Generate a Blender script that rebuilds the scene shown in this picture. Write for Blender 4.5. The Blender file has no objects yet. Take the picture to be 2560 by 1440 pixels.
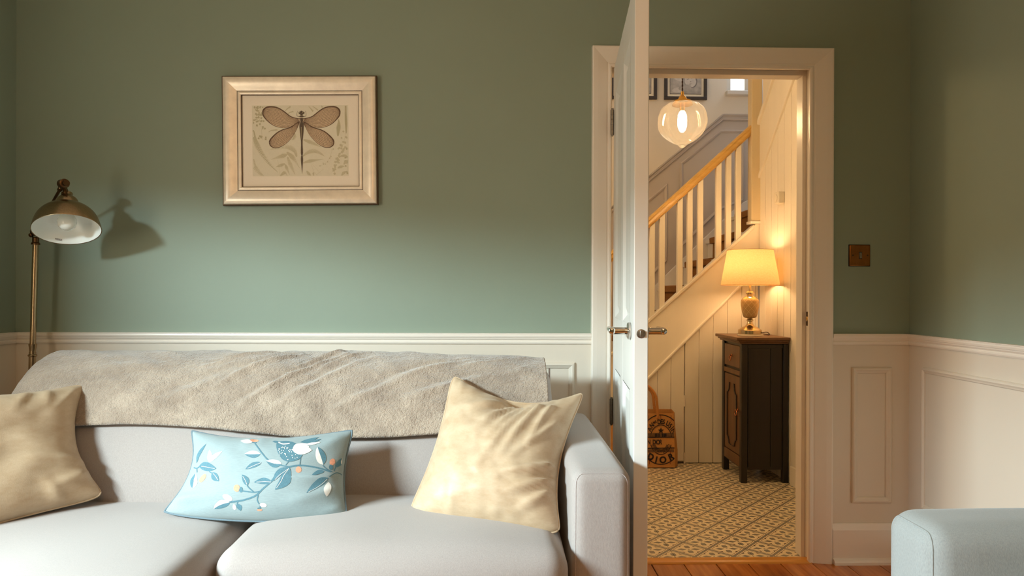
import bpy, math, random
import numpy as np
from mathutils import Matrix, Vector, noise as mnoise

random.seed(7)
sc = bpy.context.scene
col = sc.collection

# ------------------------------------------------------------------ camera
CAM_H = 1.095
yaw, roll = math.radians(1.35), math.radians(0.2)
fwd = Vector((math.sin(yaw), math.cos(yaw), 0))
r0 = Vector((math.cos(yaw), -math.sin(yaw), 0)); u0 = Vector((0, 0, 1))
rgt = math.cos(roll) * r0 + math.sin(roll) * u0
upv = -math.sin(roll) * r0 + math.cos(roll) * u0
cam_d = bpy.data.cameras.new('camera'); cam = bpy.data.objects.new('camera', cam_d); col.objects.link(cam)
cam_d.sensor_width = 36.0; cam_d.lens = 1700.0 / 2560.0 * 36.0; cam_d.shift_y = 10.0 / 2560.0
cam_d.clip_start = 0.05; cam_d.clip_end = 60
cam.matrix_world = Matrix(((rgt.x, upv.x, -fwd.x, 0), (rgt.y, upv.y, -fwd.y, 0), (rgt.z, upv.z, -fwd.z, CAM_H), (0, 0, 0, 1)))
cam_d.dof.use_dof = True; cam_d.dof.focus_distance = 2.3; cam_d.dof.aperture_fstop = 9.0
sc.camera = cam

# ------------------------------------------------------------------ colour management, sky, lights
sc.view_settings.view_transform = 'Standard'; sc.view_settings.look = 'None'
sc.view_settings.gamma = 1.0; sc.view_settings.use_curve_mapping = False
sc.view_settings.exposure = 0.0
sc.cycles.use_denoising = True
sc.cycles.max_bounces = 10; sc.cycles.diffuse_bounces = 6; sc.cycles.transparent_max_bounces = 12
sc.cycles.sample_clamp_indirect = 6.0; sc.cycles.caustics_reflective = False; sc.cycles.caustics_refractive = False
w = bpy.data.worlds.new('sky'); sc.world = w; w.use_nodes = True
w.node_tree.nodes['Background'].inputs[0].default_value = (0.72, 0.86, 1.0, 1)
w.node_tree.nodes['Background'].inputs[1].default_value = 0.6

def lamp(name, kind, loc, energy, color, size=0.1, size_y=None, target=None, spread=None):
    d = bpy.data.lights.new(name, kind); o = bpy.data.objects.new(name, d); col.objects.link(o)
    d.energy = energy; d.color = color; o.location = loc
    if kind == 'AREA':
        d.shape = 'RECTANGLE'; d.size = size; d.size_y = size_y or size
        if spread: d.spread = math.radians(spread)
    else:
        d.shadow_soft_size = size
    if target is not None:
        o.rotation_euler = (Vector(target) - Vector(loc)).to_track_quat('-Z', 'Y').to_euler()
    return o
# daylight coming through the bay window in the side wall (window_1), a high bright sky outside
lamp('daylight', 'AREA', (-2.72, -0.1, 1.95), 585, (0.74, 0.94, 1.0), 2.4, 0.22, (-0.9, 1.2, 0.9))
# sunlit ground and house fronts outside throw a warmer light in through the same window
lamp('ground_bounce', 'AREA', (-2.03, 0.69, 1.2), 25, (1.0, 0.80, 0.58), 1.0, 0.9, (-0.9, 1.2, 1.5))
# ceiling lamp of the living room, behind the camera
lamp('ceiling_lamp', 'POINT', (0.1, -0.7, 2.2), 29, (1.0, 0.53, 0.22), 0.16)
# hallway lights (the pendant bulb and the table lamp bulb also glow themselves)
lamp('pendant_lamp_light', 'POINT', (0.99, 3.6, 2.005), 22, (1.0, 0.65, 0.32), 0.045)
lamp('hall_unseen_light', 'POINT', (-0.5, 3.6, 2.2), 24, (1.0, 0.66, 0.34), 0.1)  # unseen warm point light in the hidden end of the hall, no fixture
lamp('landing_daylight', 'AREA', (2.2, 5.0, 3.4), 6, (0.85, 0.92, 1.0), 0.6, 0.6, (1.4, 4.9, 1.6))

# ------------------------------------------------------------------ materials
MATS = {}
def S(c):  # sRGB 0-255 to linear
    return tuple(((v / 255.0 + 0.055) / 1.055) ** 2.4 if v > 10 else v / 255.0 / 12.92 for v in c) + (1.0,)

class NT:
    """tiny helper to write shader maths"""
    def __init__(self, m): self.t = m.node_tree; self.n = self.t.nodes; self.l = self.t.links
    def put(self, sock, v):
        if isinstance(v, bpy.types.NodeSocket): self.l.new(v, sock)
        elif v is not None: sock.default_value = v
    def m(self, op, a, b=None, c=None):
        n = self.n.new('ShaderNodeMath'); n.operation = op
        for s, v in zip(n.inputs, (a, b, c)): self.put(s, v)
        return n.outputs[0]
    def mix(self, f, a, b):
        n = self.n.new('ShaderNodeMix'); n.data_type = 'RGBA'
        self.put(n.inputs[0], f); self.put(n.inputs[6], a); self.put(n.inputs[7], b)
        return n.outputs[2]
    def noise(self, vec, scale, detail=3, rough=0.5):
        n = self.n.new('ShaderNodeTexNoise'); self.put(n.inputs['Vector'], vec)
        n.inputs['Scale'].default_value = scale; n.inputs['Detail'].default_value = detail; n.inputs['Roughness'].default_value = rough
        return n.outputs[0]
    def coords(self, scale=(1, 1, 1), which='Object', rot=(0, 0, 0)):
        c = self.n.new('ShaderNodeTexCoord'); mp = self.n.new('ShaderNodeMapping')
        self.l.new(c.outputs[which], mp.inputs[0]); mp.inputs['Scale'].default_value = scale; mp.inputs['Rotation'].default_value = rot
        return mp.outputs[0]
    def ramp(self, f, lo, hi):
        return self.m('MINIMUM', 1.0, self.m('MAXIMUM', 0.0, self.m('DIVIDE', self.m('SUBTRACT', f, lo), hi - lo)))

def mat(name, color, rough=0.5, metal=0.0, noise=None, bump=None, spec=0.5, sheen=0.0, emit=None, sub=0.0, coat=0.0, aniso=0.0):
    """principled material; noise=(scale vec, amount); bump=(scale vec, strength, distance)"""
    if name in MATS: return MATS[name]
    m = bpy.data.materials.new(name); m.use_nodes = True; MATS[name] = m
    nt = NT(m); b = nt.n['Principled BSDF']
    b.inputs['Base Color'].default_value = color; b.inputs['Roughness'].default_value = rough
    b.inputs['Metallic'].default_value = metal; b.inputs['Specular IOR Level'].default_value = spec
    b.inputs['Sheen Weight'].default_value = sheen; b.inputs['Coat Weight'].default_value = coat
    b.inputs['Anisotropic'].default_value = aniso
    if noise:
        f = nt.noise(nt.coords(noise[0]), 1.0, 4, 0.6)
        k = noise[1]
        dark = tuple(c * (1 - k) for c in color[:3]) + (1,); lite = tuple(min(1, c * (1 + k)) for c in color[:3]) + (1,)
        nt.l.new(nt.mix(nt.ramp(f, 0.3, 0.7), dark, lite), b.inputs['Base Color'])
    if bump:
        f = nt.noise(nt.coords(bump[0]), 1.0, 3, 0.6)
        bn = nt.n.new('ShaderNodeBump'); bn.inputs['Strength'].default_value = bump[1]; bn.inputs['Distance'].default_value = bump[2]
        nt.l.new(f, bn.inputs['Height']); nt.l.new(bn.outputs[0], b.inputs['Normal'])
    if emit:
        b.inputs['Emission Color'].default_value = emit[0]; b.inputs['Emission Strength'].default_value = emit[1]
    return m

M_GREEN = mat('sage_green_wall_paint', S((137, 152, 136)), 0.62, noise=((1.3, 1.3, 1.3), 0.03), bump=((260, 260, 260), 0.12, 0.001))
M_CREAM = mat('cream_wall_paint', S((218, 209, 194)), 0.45, bump=((120, 120, 120), 0.06, 0.001))
M_WOODP = mat('white_satin_wood_paint', S((232, 225, 214)), 0.33, bump=((60, 60, 9), 0.05, 0.001))
M_DOOR = mat('white_door_paint', S((228, 226, 220)), 0.38, bump=((90, 90, 12), 0.05, 0.001))
M_CEIL = mat('ceiling_white', S((235, 230, 220)), 0.8, noise=((3, 3, 3), 0.02))
M_HALLW = mat('hall_cream_paint', S((236, 226, 208)), 0.5, bump=((100, 100, 100), 0.06, 0.001))
M_BOARD = mat('hall_boarding_paint', S((238, 229, 213)), 0.4, noise=((14, 14, 2), 0.02), bump=((40, 40, 4), 0.08, 0.001))
M_MAUVE = mat('stairwell_mauve_paint', S((196, 186, 178)), 0.5, bump=((100, 100, 100), 0.05, 0.001))
M_STAIRW = mat('stairwell_cream_paint', S((233, 223, 208)), 0.55, noise=((2, 2, 2), 0.02))
M_STEP = mat('pale_stair_paint', S((222, 216, 208)), 0.45, noise=((5, 5, 5), 0.02))
M_OAK = mat('oak_handrail', S((214, 172, 94)), 0.35, noise=((3, 40, 40), 0.12))
M_NEWEL = mat('newel_paint', S((214, 196, 160)), 0.4, noise=((20, 20, 2), 0.03))
M_CARPET = mat('stair_carpet', S((146, 104, 62)), 0.95, noise=((160, 160, 160), 0.35), bump=((180, 180, 180), 0.8, 0.004), spec=0.1)
M_SOFA = mat('grey_chenille_fabric', S((164, 157, 153)), 0.85, noise=((560, 560, 110), 0.10), bump=((900, 900, 220), 0.35, 0.0009), spec=0.2, sheen=0.25)
M_SOFA2 = mat('pale_grey_blue_chenille', S((158, 164, 164)), 0.85, noise=((640, 640, 170), 0.13), bump=((900, 900, 220), 0.35, 0.0009), spec=0.2, sheen=0.25)
M_SEAM = mat('grey_thread', S((172, 165, 163)), 0.9, noise=((300, 300, 300), 0.1))
M_BLUE = mat('pale_blue_linen', S((147, 164, 167)), 0.85, noise=((60, 500, 500), 0.07), bump=((700, 700, 120), 0.3, 0.0008), spec=0.2, sheen=0.15)
M_BLUEPIPE = mat('slate_blue_piping', S((104, 124, 134)), 0.85, noise=((300, 300, 300), 0.1))
M_TEAL = mat('teal_print', S((84, 124, 138)), 0.85, noise=((300, 300, 300), 0.16))
M_WHITEP = mat('cream_print', S((226, 224, 218)), 0.85, noise=((300, 300, 300), 0.06))
M_CORAL = mat('coral_print', S((226, 158, 128)), 0.85, noise=((300, 300, 300), 0.12))
M_BRASS = mat('antique_brass', S((176, 150, 116)), 0.27, 1.0, noise=((200, 200, 30), 0.12), bump=((20, 20, 500), 0.06, 0.0005), aniso=0.4)
M_DBRASS = mat('dark_bronze', S((96, 72, 48)), 0.36, 1.0, noise=((60, 60, 60), 0.15))
M_CHROME = mat('polished_chrome', S((205, 200, 192)), 0.12, 1.0, noise=((4, 4, 4), 0.02))
M_STEEL = mat('worn_steel', S((150, 142, 130)), 0.38, 1.0, noise=((200, 200, 200), 0.2))
M_SHADEIN = mat('white_enamel', S((238, 242, 238)), 0.3, noise=((10, 10, 10), 0.01))
M_BULBW = mat('opal_bulb', S((232, 234, 226)), 0.12, noise=((10, 10, 10), 0.01))
M_BLACK = mat('black_ink', S((34, 28, 26)), 0.6, noise=((80, 80, 80), 0.1))
M_PAPER = mat('mount_card', S((246, 238, 222)), 0.75, noise=((200, 200, 200), 0.012))
M_PRINT = mat('print_paper', S((228, 223, 202)), 0.75, noise=((120, 120, 120), 0.02))
M_FERN = mat('fern_ink', S((204, 197, 166)), 0.75, noise=((200, 200, 200), 0.06))
M_FERND = mat('deep_fern_ink', S((190, 183, 150)), 0.75, noise=((200, 200, 200), 0.06))
M_WING = mat('wing_ink', S((206, 182, 152)), 0.75, noise=((260, 260, 260), 0.16))
M_WINGD = mat('wing_edge_ink', S((104, 80, 62)), 0.75, noise=((260, 260, 260), 0.12))
M_VEIN = mat('vein_ink', S((96, 74, 60)), 0.75, noise=((200, 200, 200), 0.05))
M_BODY = mat('insect_body_ink', S((98, 84, 70)), 0.75, noise=((150, 150, 20), 0.2))
M_SILVER = mat('champagne_silver_leaf', S((244, 234, 216)), 0.40, 0.35, noise=((26, 26, 26), 0.07), bump=((60, 60, 60), 0.1, 0.001))
M_FRAMEL = mat('frame_dark_line', S((96, 74, 54)), 0.5, 0.3, noise=((80, 80, 80), 0.2))
M_CABD = mat('dark_cabinet_wood', S((30, 24, 20)), 0.34, noise=((30, 30, 3), 0.3), bump=((60, 60, 6), 0.1, 0.001))
M_CABF = mat('walnut_cabinet_wood', S((104, 70, 40)), 0.36, noise=((40, 40, 3), 0.2), bump=((60, 60, 6), 0.08, 0.001))
M_COPPER = mat('copper_ring', S((190, 128, 92)), 0.25, 1.0, noise=((60, 60, 60), 0.1))
M_SBRASS = mat('polished_brass', S((214, 168, 92)), 0.2, 1.0, noise=((60, 60, 60), 0.04))
M_SNICK = mat('champagne_nickel', S((206, 186, 150)), 0.2, 1.0, noise=((60, 60, 60), 0.04))
M_STRAP = mat('tan_canvas', S((190, 128, 66)), 0.85, noise=((200, 200, 200), 0.12))
M_BAG = mat('jute_canvas', S((196, 140, 78)), 0.9, noise=((260, 260, 260), 0.1), bump=((500, 500, 500), 0.4, 0.001))
M_BAGINK = mat('bag_print_ink', S((40, 26, 24)), 0.8, noise=((260, 260, 260), 0.2))
M_BAGMID = mat('bag_print_grey', S((112, 80, 50)), 0.8, noise=((160, 160, 160), 0.35))
M_BAGRED = mat('bag_red_thread', S((120, 34, 26)), 0.8, noise=((260, 260, 260), 0.2))
M_THRESH = mat('threshold_varnish', S((206, 140, 58)), 0.25, noise=((3, 60, 60), 0.12))
M_CORD = mat('brown_flex', S((60, 34, 22)), 0.7, noise=((200, 200, 200), 0.2))
M_PFRAME = mat('dark_photo_frame', S((62, 52, 44)), 0.4, noise=((40, 40, 40), 0.1))
M_PHOTO = mat('grey_photo', S((176, 172, 168)), 0.4, noise=((24, 24, 24), 0.25))
M_PHOTOD = mat('grey_photo_dark', S((128, 124, 122)), 0.4, noise=((40, 40, 40), 0.2))
M_PHOTOL = mat('grey_photo_light', S((206, 202, 198)), 0.4, noise=((40, 40, 40), 0.08))
M_PLASTIC = mat('white_plastic', S((236, 226, 206)), 0.35, noise=((20, 20, 20), 0.01))
M_GROUT = mat('grout', S((120, 96, 72)), 0.9, noise=((200, 200, 200), 0.15))
M_DARKGAP = mat('dark_underfloor', S((50, 30, 16)), 0.9, noise=((20, 20, 20), 0.1))
M_LIGHTMASK = mat('light_mask_fabric', S((226, 220, 208)), 0.9, noise=((200, 200, 200), 0.04))

def mat_floor():
    m = bpy.data.materials.new('varnished_pine'); m.use_nodes = True
    nt = NT(m); b = nt.n['Principled BSDF']
    oi = nt.n.new('ShaderNodeObjectInfo')
    add = nt.n.new('ShaderNodeVectorMath'); add.operation = 'ADD'
    nt.l.new(nt.coords((34, 2.6, 20)), add.inputs[0]); nt.l.new(oi.outputs['Random'], add.inputs[1])
    f = nt.noise(add.outputs[0], 1.0, 5, 0.62)
    g = nt.noise(nt.coords((5, 2.2, 5)), 1.0, 2, 0.5)
    c = nt.mix(nt.ramp(f, 0.3, 0.7), S((150, 78, 22)), S((206, 128, 52)))
    c = nt.mix(nt.m('MULTIPLY', oi.outputs['Random'], 0.45), c, S((150, 76, 26)))
    c = nt.mix(nt.m('MULTIPLY', nt.ramp(g, 0.56, 0.72), 0.6), c, S((104, 52, 20)))
    nt.l.new(c, b.inputs['Base Color']); b.inputs['Roughness'].default_value = 0.24
    b.inputs['Coat Weight'].default_value = 0.3
    return m
M_FLOOR = mat_floor()

TILE = 0.3285
def mat_tile():
    """printed cement tile: diagonal bands, and in each diamond four petals"""
    m = bpy.data.materials.new('patterned_tile'); m.use_nodes = True
    nt = NT(m); b = nt.n['Principled BSDF']
    c = nt.n.new('ShaderNodeTexCoord'); sx = nt.n.new('ShaderNodeSeparateXYZ'); nt.l.new(c.outputs['Object'], sx.inputs[0])
    p = TILE / 2
    x, y = sx.outputs[0], sx.outputs[1]
    u = nt.m('FRACT', nt.m('ADD', nt.m('DIVIDE', nt.m('ADD', x, y), p), 20.5))
    v = nt.m('FRACT', nt.m('ADD', nt.m('DIVIDE', nt.m('SUBTRACT', x, y), p), 20.5))
    du = nt.m('MINIMUM', u, nt.m('SUBTRACT', 1.0, u)); dv = nt.m('MINIMUM', v, nt.m('SUBTRACT', 1.0, v))
    px = nt.m('ABSOLUTE', nt.m('SUBTRACT', nt.m('ADD', u, v), 1.0))
    py = nt.m('ABSOLUTE', nt.m('SUBTRACT', u, v))
    lt = lambda a, k: nt.m('LESS_THAN', a, k)
    # lozenges lying along x, barrel shapes along y
    loz = lt(nt.m('ADD', nt.m('DIVIDE', nt.m('ABSOLUTE', nt.m('SUBTRACT', px, 0.36)), 0.25), nt.m('DIVIDE', py, 0.145)), 1.0)
    by = nt.m('ABSOLUTE', nt.m('SUBTRACT', py, 0.33))
    box = nt.m('MULTIPLY', lt(by, 0.165), lt(px, nt.m('SUBTRACT', 0.15, nt.m('MULTIPLY', by, 0.25))))
    dot = lt(nt.m('ADD', px, py), 0.06)
    tri = lt(nt.m('ADD', nt.m('DIVIDE', nt.m('ABSOLUTE', nt.m('SUBTRACT', px, py)), 0.13), nt.m('DIVIDE', nt.m('SUBTRACT', nt.m('MINIMUM', du, dv), 0.115), 0.06)), 1.0)
    grey = nt.m('MINIMUM', 1.0, nt.m('ADD', nt.m('ADD', loz, box), dot))
    dm = nt.m('MINIMUM', du, dv)
    band = lt(dm, 0.052)
    line = nt.m('MULTIPLY', nt.m('GREATER_THAN', dm, 0.090), lt(dm, 0.110))
    cream, gcol, dark = S((232, 214, 178)), S((134, 127, 113)), S((92, 72, 46))
    k = nt.mix(grey, cream, gcol)
    k = nt.mix(tri, k, dark)
    k = nt.mix(line, k, dark)
    k = nt.mix(lt(dm, 0.090), k, cream)
    k = nt.mix(band, k, gcol)
    f = nt.noise(nt.coords((30, 30, 30)), 1.0, 3)
    k = nt.mix(nt.m('MULTIPLY', nt.ramp(f, 0.45, 0.75), 0.2), k, S((170, 146, 110)))
    nt.l.new(k, b.inputs['Base Color']); b.inputs['Roughness'].default_value = 0.38
    return m
M_TILE = mat_tile()

def mat_fur():
    m = bpy.data.materials.new('taupe_plush'); m.use_nodes = True
    nt = NT(m); b = nt.n['Principled BSDF']
    f1 = nt.noise(nt.coords((9, 9, 9)), 1.0, 4, 0.65); f2 = nt.noise(nt.coords((230, 230, 230)), 1.0, 2, 0.6)
    c = nt.mix(nt.ramp(f1, 0.35, 0.65), S((150, 134, 118)), S((182, 166, 148)))
    c = nt.mix(nt.m('MULTIPLY', nt.ramp(f2, 0.35, 0.7), 0.4), c, S((126, 114, 102)))
    nt.l.new(c, b.inputs['Base Color']); b.inputs['Roughness'].default_value = 0.95
    b.inputs['Sheen Weight'].default_value = 0.6; b.inputs['Sheen Roughness'].default_value = 0.5; b.inputs['Specular IOR Level'].default_value = 0.1
    bn = nt.n.new('ShaderNodeBump'); bn.inputs['Strength'].default_value = 0.9; bn.inputs['Distance'].default_value = 0.004
    nt.l.new(nt.m('ADD', f2, nt.m('MULTIPLY', nt.noise(nt.coords((90, 90, 90)), 1.0, 3, 0.6), 1.4)), bn.inputs['Height']); nt.l.new(bn.outputs[0], b.inputs['Normal'])
    return m
M_FUR = mat_fur()

def mat_gold():
    m = bpy.data.materials.new('champagne_velvet'); m.use_nodes = True
    nt = NT(m); b = nt.n['Principled BSDF']
    f = nt.noise(nt.coords((14, 14, 30)), 1.0, 4, 0.7)
    g = nt.noise(nt.coords((500, 500, 90)), 1.0, 2, 0.6)
    nt.l.new(nt.mix(nt.ramp(f, 0.3, 0.7), S((184, 158, 127)), S((204, 183, 154))), b.inputs['Base Color'])
    b.inputs['Roughness'].default_value = 0.46; b.inputs['Specular IOR Level'].default_value = 0.28
    b.inputs['Sheen Weight'].default_value = 0.2; b.inputs['Sheen Roughness'].default_value = 0.4; b.inputs['Sheen Tint'].default_value = S((255, 244, 224))
    bn = nt.n.new('ShaderNodeBump'); bn.inputs['Strength'].default_value = 0.13; bn.inputs['Distance'].default_value = 0.0015
    nt.l.new(nt.m('ADD', g, nt.m('MULTIPLY', f, 1.5)), bn.inputs['Height']); nt.l.new(bn.outputs[0], b.inputs['Normal'])
    return m
M_GOLD = mat_gold()

def mat_glass():
    m = bpy.data.materials.new('fluted_clear_glass'); m.use_nodes = True
    nt = NT(m); out = nt.n['Material Output']; nt.n.remove(nt.n['Principled BSDF'])
    tr = nt.n.new('ShaderNodeBsdfTransparent'); tr.inputs[0].default_value = (0.95, 0.92, 0.86, 1)
    gl = nt.n.new('ShaderNodeBsdfGlossy'); gl.inputs['Roughness'].default_value = 0.06; gl.inputs[0].default_value = (1, 0.97, 0.9, 1)
    tl = nt.n.new('ShaderNodeBsdfTranslucent'); tl.inputs[0].default_value = (1, 0.98, 0.95, 1)
    fr = nt.n.new('ShaderNodeLayerWeight'); fr.inputs[0].default_value = 0.28
    a = nt.n.new('ShaderNodeMixShader'); nt.l.new(nt.m('MULTIPLY', nt.m('POWER', fr.outputs['Facing'], 1.6), 0.8), a.inputs[0]); nt.l.new(tr.outputs[0], a.inputs[1]); nt.l.new(gl.outputs[0], a.inputs[2])
    c = nt.n.new('ShaderNodeMixShader'); c.inputs[0].default_value = 0.03
    nt.l.new(a.outputs[0], c.inputs[1]); nt.l.new(tl.outputs[0], c.inputs[2]); nt.l.new(c.outputs[0], out.inputs[0])
    return m
M_GLASS = mat_glass()

def mat_shade():
    m = bpy.data.materials.new('linen_lamp_shade'); m.use_nodes = True
    nt = NT(m); out = nt.n['Material Output']; nt.n.remove(nt.n['Principled BSDF'])
    f = nt.noise(nt.coords((90, 90, 1100)), 1.0, 2); g = nt.noise(nt.coords((900, 900, 70)), 1.0, 2)
    c = nt.mix(nt.ramp(nt.m('ADD', nt.m('MULTIPLY', f, 0.5), nt.m('MULTIPLY', g, 0.5)), 0.35, 0.65), S((206, 176, 124)), S((228, 202, 152)))
    d = nt.n.new('ShaderNodeBsdfDiffuse'); t = nt.n.new('ShaderNodeBsdfTranslucent')
    nt.l.new(c, d.inputs[0]); nt.l.new(c, t.inputs[0])
    mx = nt.n.new('ShaderNodeMixShader'); mx.inputs[0].default_value = 0.24
    nt.l.new(d.outputs[0], mx.inputs[1]); nt.l.new(t.outputs[0], mx.inputs[2]); nt.l.new(mx.outputs[0], out.inputs[0])
    return m
M_LSHADE = mat_shade()

def mat_ceramic():
    """glazed jar with a raised lozenge fret"""
    m = bpy.data.materials.new('fretted_ceramic'); m.use_nodes = True
    nt = NT(m); b = nt.n['Principled BSDF']
    c = nt.n.new('ShaderNodeTexCoord'); sx = nt.n.new('ShaderNodeSeparateXYZ'); nt.l.new(c.outputs['Object'], sx.inputs[0])
    an = nt.m('DIVIDE', nt.m('ARCTAN2', sx.outputs[1], sx.outputs[0]), 2 * math.pi)
    u = nt.m('FRACT', nt.m('ADD', nt.m('MULTIPLY', an, 9.0), nt.m('MULTIPLY', sx.outputs[2], 26.0)))
    v = nt.m('FRACT', nt.m('SUBTRACT', nt.m('MULTIPLY', an, 9.0), nt.m('MULTIPLY', sx.outputs[2], 26.0)))
    d = nt.m('MINIMUM', nt.m('MINIMUM', u, nt.m('SUBTRACT', 1.0, u)), nt.m('MINIMUM', v, nt.m('SUBTRACT', 1.0, v)))
    ring = nt.m('GREATER_THAN', nt.m('SINE', nt.m('MULTIPLY', d, 36.0)), 0.15)
    nt.l.new(nt.mix(ring, S((170, 128, 70)), S((224, 196, 140))), b.inputs['Base Color'])
    b.inputs['Roughness'].default_value = 0.25
    bn = nt.n.new('ShaderNodeBump'); bn.inputs['Strength'].default_value = 0.7; bn.inputs['Distance'].default_value = 0.003
    nt.l.new(ring, bn.inputs['Height']); nt.l.new(bn.outputs[0], b.inputs['Normal'])
    return m
M_CERAM = mat_ceramic()
M_GLOW = mat('hot_bulb', (1, 0.8, 0.5, 1), 0.3, emit=((1.0, 0.84, 0.60, 1), 16.0), noise=((10, 10, 10), 0.01))
M_GLOW2 = mat('warm_bulb', (1, 0.8, 0.5, 1), 0.3, emit=((1.0, 0.64, 0.31, 1), 74.0), noise=((10, 10, 10), 0.01))
M_SKYPANE = mat('bright_sky_pane', (0.9, 0.95, 1, 1), 0.3, emit=((0.93, 0.97, 1.0, 1), 1.6), noise=((10, 10, 10), 0.01))

# ------------------------------------------------------------------ mesh helpers
BASE = {}
def base_of(p):
    return BASE[p.name] if p is not None else Vector((0, 0, 0))

class MB:
    def __init__(self): self.v = []; self.f = []; self.mi = []; self.cur = 0
    def add(self, verts, faces):
        o = len(self.v); self.v += [tuple(p) for p in verts]
        for f in faces: self.f.append([i + o for i in f]); self.mi.append(self.cur)
        return self
    def box(self, x0, x1, y0, y1, z0, z1):
        return self.add([(x0, y0, z0), (x1, y0, z0), (x1, y1, z0), (x0, y1, z0), (x0, y0, z1), (x1, y0, z1), (x1, y1, z1), (x0, y1, z1)],
                        [(0, 3, 2, 1), (4, 5, 6, 7), (0, 1, 5, 4), (1, 2, 6, 5), (2, 3, 7, 6), (3, 0, 4, 7)])
    def grid(self, rows, cu=False, cv=False):
        n, m = len(rows), len(rows[0]); fs = []
        for i in range(n if cu else n - 1):
            for j in range(m if cv else m - 1):
                a, b = i * m + j, i * m + (j + 1) % m; c, d = ((i + 1) % n) * m + (j + 1) % m, ((i + 1) % n) * m + j
                fs.append((a, b, c, d))
        return self.add([p for r in rows for p in r], fs)
    def prism(self, poly, fn0, fn1):
        """extrude a 2D polygon between two maps (x,y)->3D"""
        n = len(poly); vs = [fn0(*p) for p in poly] + [fn1(*p) for p in poly]
        fs = [tuple(range(n))[::-1], tuple(range(n, 2 * n))] + [(i, (i + 1) % n, n + (i + 1) % n, n + i) for i in range(n)]
        return self.add(vs, fs)
    def lathe(self, prof, at=(0, 0, 0), axis=(0, 0, 1), seg=32, cap=True):
        q = Vector((0, 0, 1)).rotation_difference(Vector(axis).normalized()); at = Vector(at)
        rows = []
        for r, z in prof:
            rows.append([at + q @ Vector((r * math.cos(2 * math.pi * k / seg), r * math.sin(2 * math.pi * k / seg), z)) for k in range(seg)])
        self.grid(rows, False, True)
        if cap:
            o = len(self.v) - len(prof) * seg
            self.f.append([o + k for k in range(seg)][::-1]); self.mi.append(self.cur)
            self.f.append([o + (len(prof) - 1) * seg + k for k in range(seg)]); self.mi.append(self.cur)
        return self
    def cyl(self, a, b, r, seg=20, r2=None):
        a, b = Vector(a), Vector(b); L = (b - a).length
        return self.lathe([(r, 0), (r2 if r2 else r, L)], a, b - a, seg)
    def tube(self, pts, r, seg=8, closed=False, flat=1.0):
        pts = [Vector(p) for p in pts]; n = len(pts); rows = []
        s = None
        for i in range(n):
            a = pts[i - 1] if (i or closed) else pts[i]; b = pts[(i + 1) % n] if (i < n - 1 or closed) else pts[i]
            t = (b - a).normalized()
            if s is None:
                s = t.cross(Vector((0.12, 0.2, 0.97)))
                if s.length < .05: s = t.cross(Vector((1, 0, 0)))
            else: s = s - t * s.dot(t)
            s.normalize(); q = s.cross(t)
            rr = r[i] if isinstance(r, (list, tuple)) else r
            rows.append([pts[i] + s * rr * math.cos(2 * math.pi * k / seg) + q * rr * flat * math.sin(2 * math.pi * k / seg) for k in range(seg)])
        self.grid(rows, closed, True)
        if not closed:
            o = len(self.v) - n * seg
            self.f.append([o + k for k in range(seg)][::-1]); self.mi.append(self.cur)
            self.f.append([o + (n - 1) * seg + k for k in range(seg)]); self.mi.append(self.cur)
        return self
    def build(self, name, m, parent=None, smooth=False, bevel=0.0, seg=2, kind=None, origin=None, subsurf=0, solid=None, fixn=True, label=None):
        """one mesh object; vertices are given in world coordinates"""
        me = bpy.data.meshes.new(name)
        pb = base_of(parent); og = Vector(origin) if origin is not None else (pb if parent is not None else Vector((0, 0, 0)))
        me.from_pydata([tuple(Vector(p) - og) for p in self.v], [], self.f)
        for mm in (m if isinstance(m, (list, tuple)) else [m]): me.materials.append(mm)
        for p, k in zip(me.polygons, self.mi): p.material_index = k; p.use_smooth = bool(smooth)
        if fixn:
            import bmesh
            bm = bmesh.new(); bm.from_mesh(me); bmesh.ops.recalc_face_normals(bm, faces=bm.faces); bm.to_mesh(me); bm.free()
        if smooth == 'auto': me.set_sharp_from_angle(angle=math.radians(35))
        o = bpy.data.objects.new(name, me); col.objects.link(o)
        BASE[o.name] = og
        if parent is not None: o.parent = parent
        o.location = og - pb
        if bevel:
            bv = o.modifiers.new('edge', 'BEVEL'); bv.width = bevel; bv.segments = seg; bv.limit_method = 'ANGLE'; bv.angle_limit = math.radians(35)
            if not smooth:
                for p in me.polygons: p.use_smooth = True
                me.set_sharp_from_angle(angle=math.radians(50))
        if subsurf: s = o.modifiers.new('soft', 'SUBSURF'); s.levels = s.render_levels = subsurf
        if solid: s = o.modifiers.new('thick', 'SOLIDIFY'); s.thickness = solid; s.offset = -1
        if kind: o['kind'] = kind
        if label: o['label'] = label
        return o

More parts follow.
